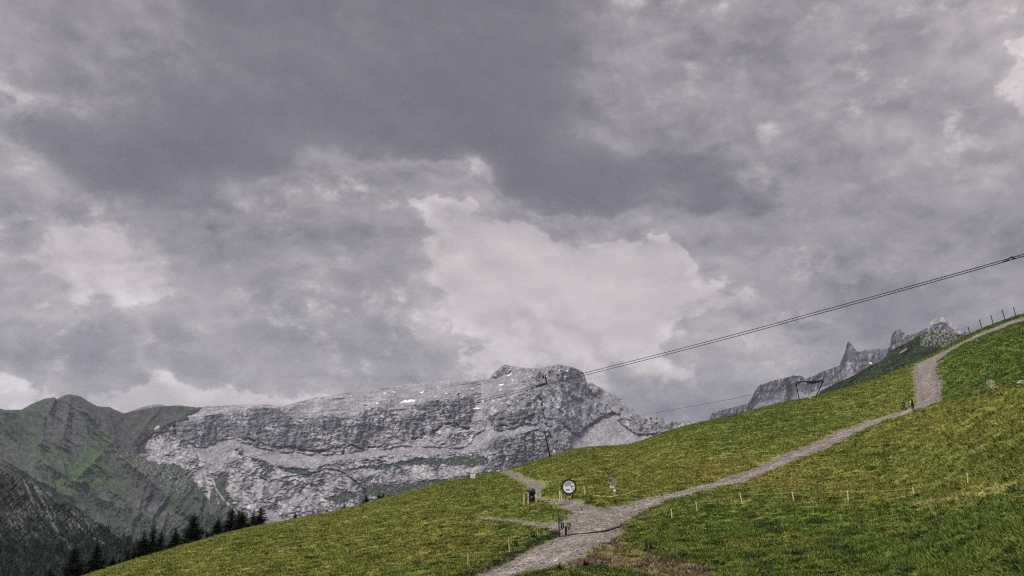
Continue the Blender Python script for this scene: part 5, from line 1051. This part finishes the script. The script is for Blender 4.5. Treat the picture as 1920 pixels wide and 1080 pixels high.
# ------------------------------------------------------------------ spruces standing behind the slope's edge
def ned_mat(nm, a, b):
    m, t, p = new_mat(nm); oc = t.add('ShaderNodeTexCoord').outputs['Object']; n = t.noise(oc, 1.4, 5, .7).outputs[0]; t.put(p.inputs['Base Color'], t.ramp(n, [(.35, a), (.65, b)])); return m
NEEDLE = ned_mat('spruce_needles', (.007, .012, .007), (.022, .036, .018)); BARK = simple_mat('bark', (.075, .055, .042), .95, 0, .3, 5)
def spruce_meshes(seed, slim=.21):
    """unit-height tree"""
    r = random.Random(seed); v = []; f = []; cx = r.uniform(-.01, .01)
    zc = .05
    while zc < .985:
        t_ = (zc-.05)/.95; R = slim*(1-t_)**.82*(1+.18*math.sin(zc*23+seed)) + .008; nb = int(5+9*(1-t_)); ph = r.uniform(0, 6.28)
        for k in range(nb):
            a = ph + 6.283*k/nb + r.uniform(-.3, .3); L = R*r.uniform(.55, 1.18); droop = -.22-.25*(1-t_) ; u = Vector((math.cos(a), math.sin(a), 0)); n_ = Vector((-u.y, u.x, 0)); p = Vector((cx*zc, 0, zc+r.uniform(-.008, .008)))
            m = 4 if L > .05 else 2
            for q in range(m):
                g0 = q/m; g1 = (q+1.15)/m; w0 = L*(.42-.26*g0)*r.uniform(.8, 1.3); zz0 = droop*L*g0 + .10*L*g0*g0; zz1 = droop*L*g1 + .16*L*g1*g1
                A = p+u*L*g0+Vector((0, 0, zz0)); B = p+u*L*min(g1, 1.08)+Vector((0, 0, zz1)); o = len(v)
                v += [tuple(A), tuple((A+B)/2+n_*w0+Vector((0, 0, -w0*.45))), tuple(B), tuple((A+B)/2-n_*w0+Vector((0, 0, -w0*.45))), tuple((A+B)/2+Vector((0, 0, -.55*w0-.006)))]
                f += [(o, o+1, o+2, o+3), (o, o+4, o+2)]
        zc += .019+.012*(1-t_)*r.uniform(.6, 1.3)
    v += [(cx-.004, 0, .95), (cx+.004, 0, .95), (cx, 0, 1.015)]; f += [(len(v)-3, len(v)-2, len(v)-1)]
    me = bpy.data.meshes.new('crown'); me.from_pydata(v, [], f); me.materials.append(NEEDLE)
    tr = MB().tube([(0, 0, -.06), (cx*.5, 0, .5), (cx, 0, .97)], [.020, .011, .003], 7).mesh('trunk', BARK); return me, tr
KINDS = [spruce_meshes(s_, sl) for s_, sl in ((1, .23), (2, .19), (3, .21), (4, .26), (5, .17))]
ORD = ['dark spruce rising behind the slope']
def tree(px, py, k, wid, dd, label):
    a, t_ = pix_ray(px, py); T, rc = crest(a); rr = float(rc) + dd; x, y = rr*math.sin(a), rr*math.cos(a); zb = float(H0(np.array([x]), np.array([y]))[0]); zt_ = CAMZ + rr*float(t_); h = max(zt_-zb, 1.2)
    root = empty('spruce_tree', (x, y, zb), random.Random(int(px*7)).uniform(0, 6.28), label, 'spruce', 'spruces along the edge of the slope'); cr, tr = KINDS[k]
    c_ = part('crown', cr, root); c_.scale = (h*wid*(1.62+.3*(px > 355)), h*wid*(1.62+.3*(px > 355)), h); q = part('trunk', tr, root); q.scale = (h*.9, h*.9, h)
TL = [(87, 1073, 1, 1.1, 30, 'spruce tip leftmost at the bottom edge'), (96, 1059, 2, 1.1, 36, 'second spruce from the left, low at the bottom edge'), (126, 1057, 0, 1.0, 24, 'low spruce just left of the tall lone spruce at the bottom left'),
      (143.6, 1015, 1, 1.25, 28, 'tall pointed spruce, left one of the two lone spruces at the lower left'), (184, 1013, 0, 1.1, 28, 'tall pointed spruce, right one of the two lone spruces at the lower left'),
      (213, 1040.5, 3, 1.0, 26, 'small spruce right of the two lone spruces'), (225.5, 1042, 4, 1.2, 22, 'tiny slim spruce between the small spruces at the meadow edge'), (241.6, 1027.5, 2, .95, 24, 'small spruce left of the first broad group'),
      (253, 1022.5, 4, 1.1, 22, 'slim young spruce leaning on the first broad group'), (270.5, 994, 3, .95, 26, 'broad spruce, first of the left group on the meadow edge'), (289.5, 984.5, 0, .9, 28, 'tall spruce in the middle of the left group'),
      (303, 992, 4, 1.2, 24, 'slim spruce at the right of the left group'), (317, 1016, 2, .9, 22, 'young spruce hidden between left group and next broad spruce'), (330.5, 987.5, 3, .95, 24, 'single broad spruce left of the tallest spruce'), (361.5, 965, 4, 1.2, 30, 'slim twin tip left of the tallest spruce'),
      (366.5, 960.5, 0, 1.05, 26, 'tallest spruce at the centre of the row'), (389, 995.5, 4, 1.5, 20, 'tiny spruce right of the tallest spruce'), (409.5, 968.5, 3, .95, 26, 'bushy round topped spruce left of the right group'),
      (437, 949, 0, 1.05, 28, 'highest broad spruce of the right group'), (448, 951.5, 1, 1.0, 32, 'middle spruce of the right group'), (454.5, 954, 3, .95, 24, 'wide spruce at the right of the right group'), (424, 985, 2, 1.0, 20, 'low spruce filling the left foot of the right group'),
      (476.5, 953, 4, 1.25, 28, 'slim spruce, left of the last pair'), (489.5, 948, 0, .95, 26, 'broad spruce, right of the last pair'), (466, 980, 2, 1.1, 22, 'low spruce between the right group and the last pair'),
      (554, 961, 4, 1.6, 20, 'small isolated spruce before the grey boulder dome'), (614, 955, 2, 1.4, 18, 'tiny spruce on the skyline right of the isolated one'), (646, 945, 1, 1.5, 18, 'small spruce halfway up the skyline slope'),
      (687, 927, 1, 1.5, 18, 'dark stout young spruce on the skyline, largest of the upper ones'), (711, 924, 4, 1.6, 18, 'young spruce, first of the four upper skyline spruces'), (718.3, 924, 1, 1.3, 18, 'young spruce, second of the four upper skyline spruces'), (728.6, 927.5, 4, 1.6, 18, 'young spruce, third of the four upper skyline spruces'), (734, 926.5, 4, 1.5, 18, 'young spruce, last of the four upper skyline spruces')]
for q in TL: tree(*q)
# ------------------------------------------------------------------ forest on the far spur and valley side (one mass)
m_fc = inst_mat('far_needles', .95)
def cone_tree(seed):
    r = random.Random(seed); v = []; f = []
    for q in range(5):
        z0 = q*.18; z1 = z0+.34 if q < 4 else 1.0; R = .19*(1-q*.185); o = len(v); n = 7
        for k in range(n): a = 6.283*k/n + q; rr = R*r.uniform(.7, 1.25); v.append((rr*math.cos(a), rr*math.sin(a), z0+r.uniform(-.03, .03)))
        v.append((0, 0, z1)); f += [(o+k, o+(k+1) % n, o+n) for k in range(n)]
    me = bpy.data.meshes.new('far_tree'); me.from_pydata(v, [], f); me.materials.append(m_fc); return me
FK = [cone_tree(s_) for s_ in range(4)]
def forest(name, V, P, dens, n, h0, h1, seed):
    rg = np.random.default_rng(seed); x, y = P[:, 0], P[:, 1]; ok = (x > -60) & (x < 560) & (y < 1100); V, P = V[ok], P[ok]; x, y = P[:, 0], P[:, 1]; w_ = np.clip(dens(x, y), 0, None); w_ = w_*np.hypot(V[:, 0], V[:, 1])**0; idx = rg.choice(len(V), n, p=w_/w_.sum()); Q = V[idx] + rg.normal(0, 2.2, (n, 3))*np.array([1, 1, .3])
    sz = rg.uniform(h0, h1, n); cc = lerp(np.array([.008, .014, .013]), np.array([.034, .050, .030]), rg.random((n, 1))**1.8)
    scatter(name, Q, np.stack([sz*1.1, sz*1.1, sz], 1), rg.uniform(0, 6.28, n), rg.integers(0, 4, n), cc, FK)
def dn_spur(x, y):
    n = fbm(x/14, y/14, 3, 301); n2 = fbm(x/6, y/8, 2, 305); return sm(y, 985, 1035)*sm(n+.4*n2, -.05, .25)*(x > -60) + .03*sm(y, 930, 970)*sm(n2, .1, .3) + .10*np.exp(-((y-(908+(x-60)*.60))/4)**2)*(x > 90)*sm(n2, -.1, .2)
forest('spur_forest', SPURV, SPURP, dn_spur, 3600, 4, 9.5, 5)
def dn_val(x, y):
    n = fbm(x/16, y/12, 3, 303); line = 915+.62*(x-150)
    return .6*np.exp(-((y-(928+.50*(x-165)))/6)**2)*(x > 120)*(x < 300)*sm(n, -.3, .2) + 1.0*sm(y, 990, 1025)*sm(n, -.4, .1)*(x > 150) + .05*(x > 60)*(x < 400)*(y > 930)*sm(n, .15, .3) + .5*np.exp(-((x-395)/25)**2-((y-985)/14)**2)
forest('valley_forest', GREENV, GREENP, dn_val, 3000, 10, 22, 6)
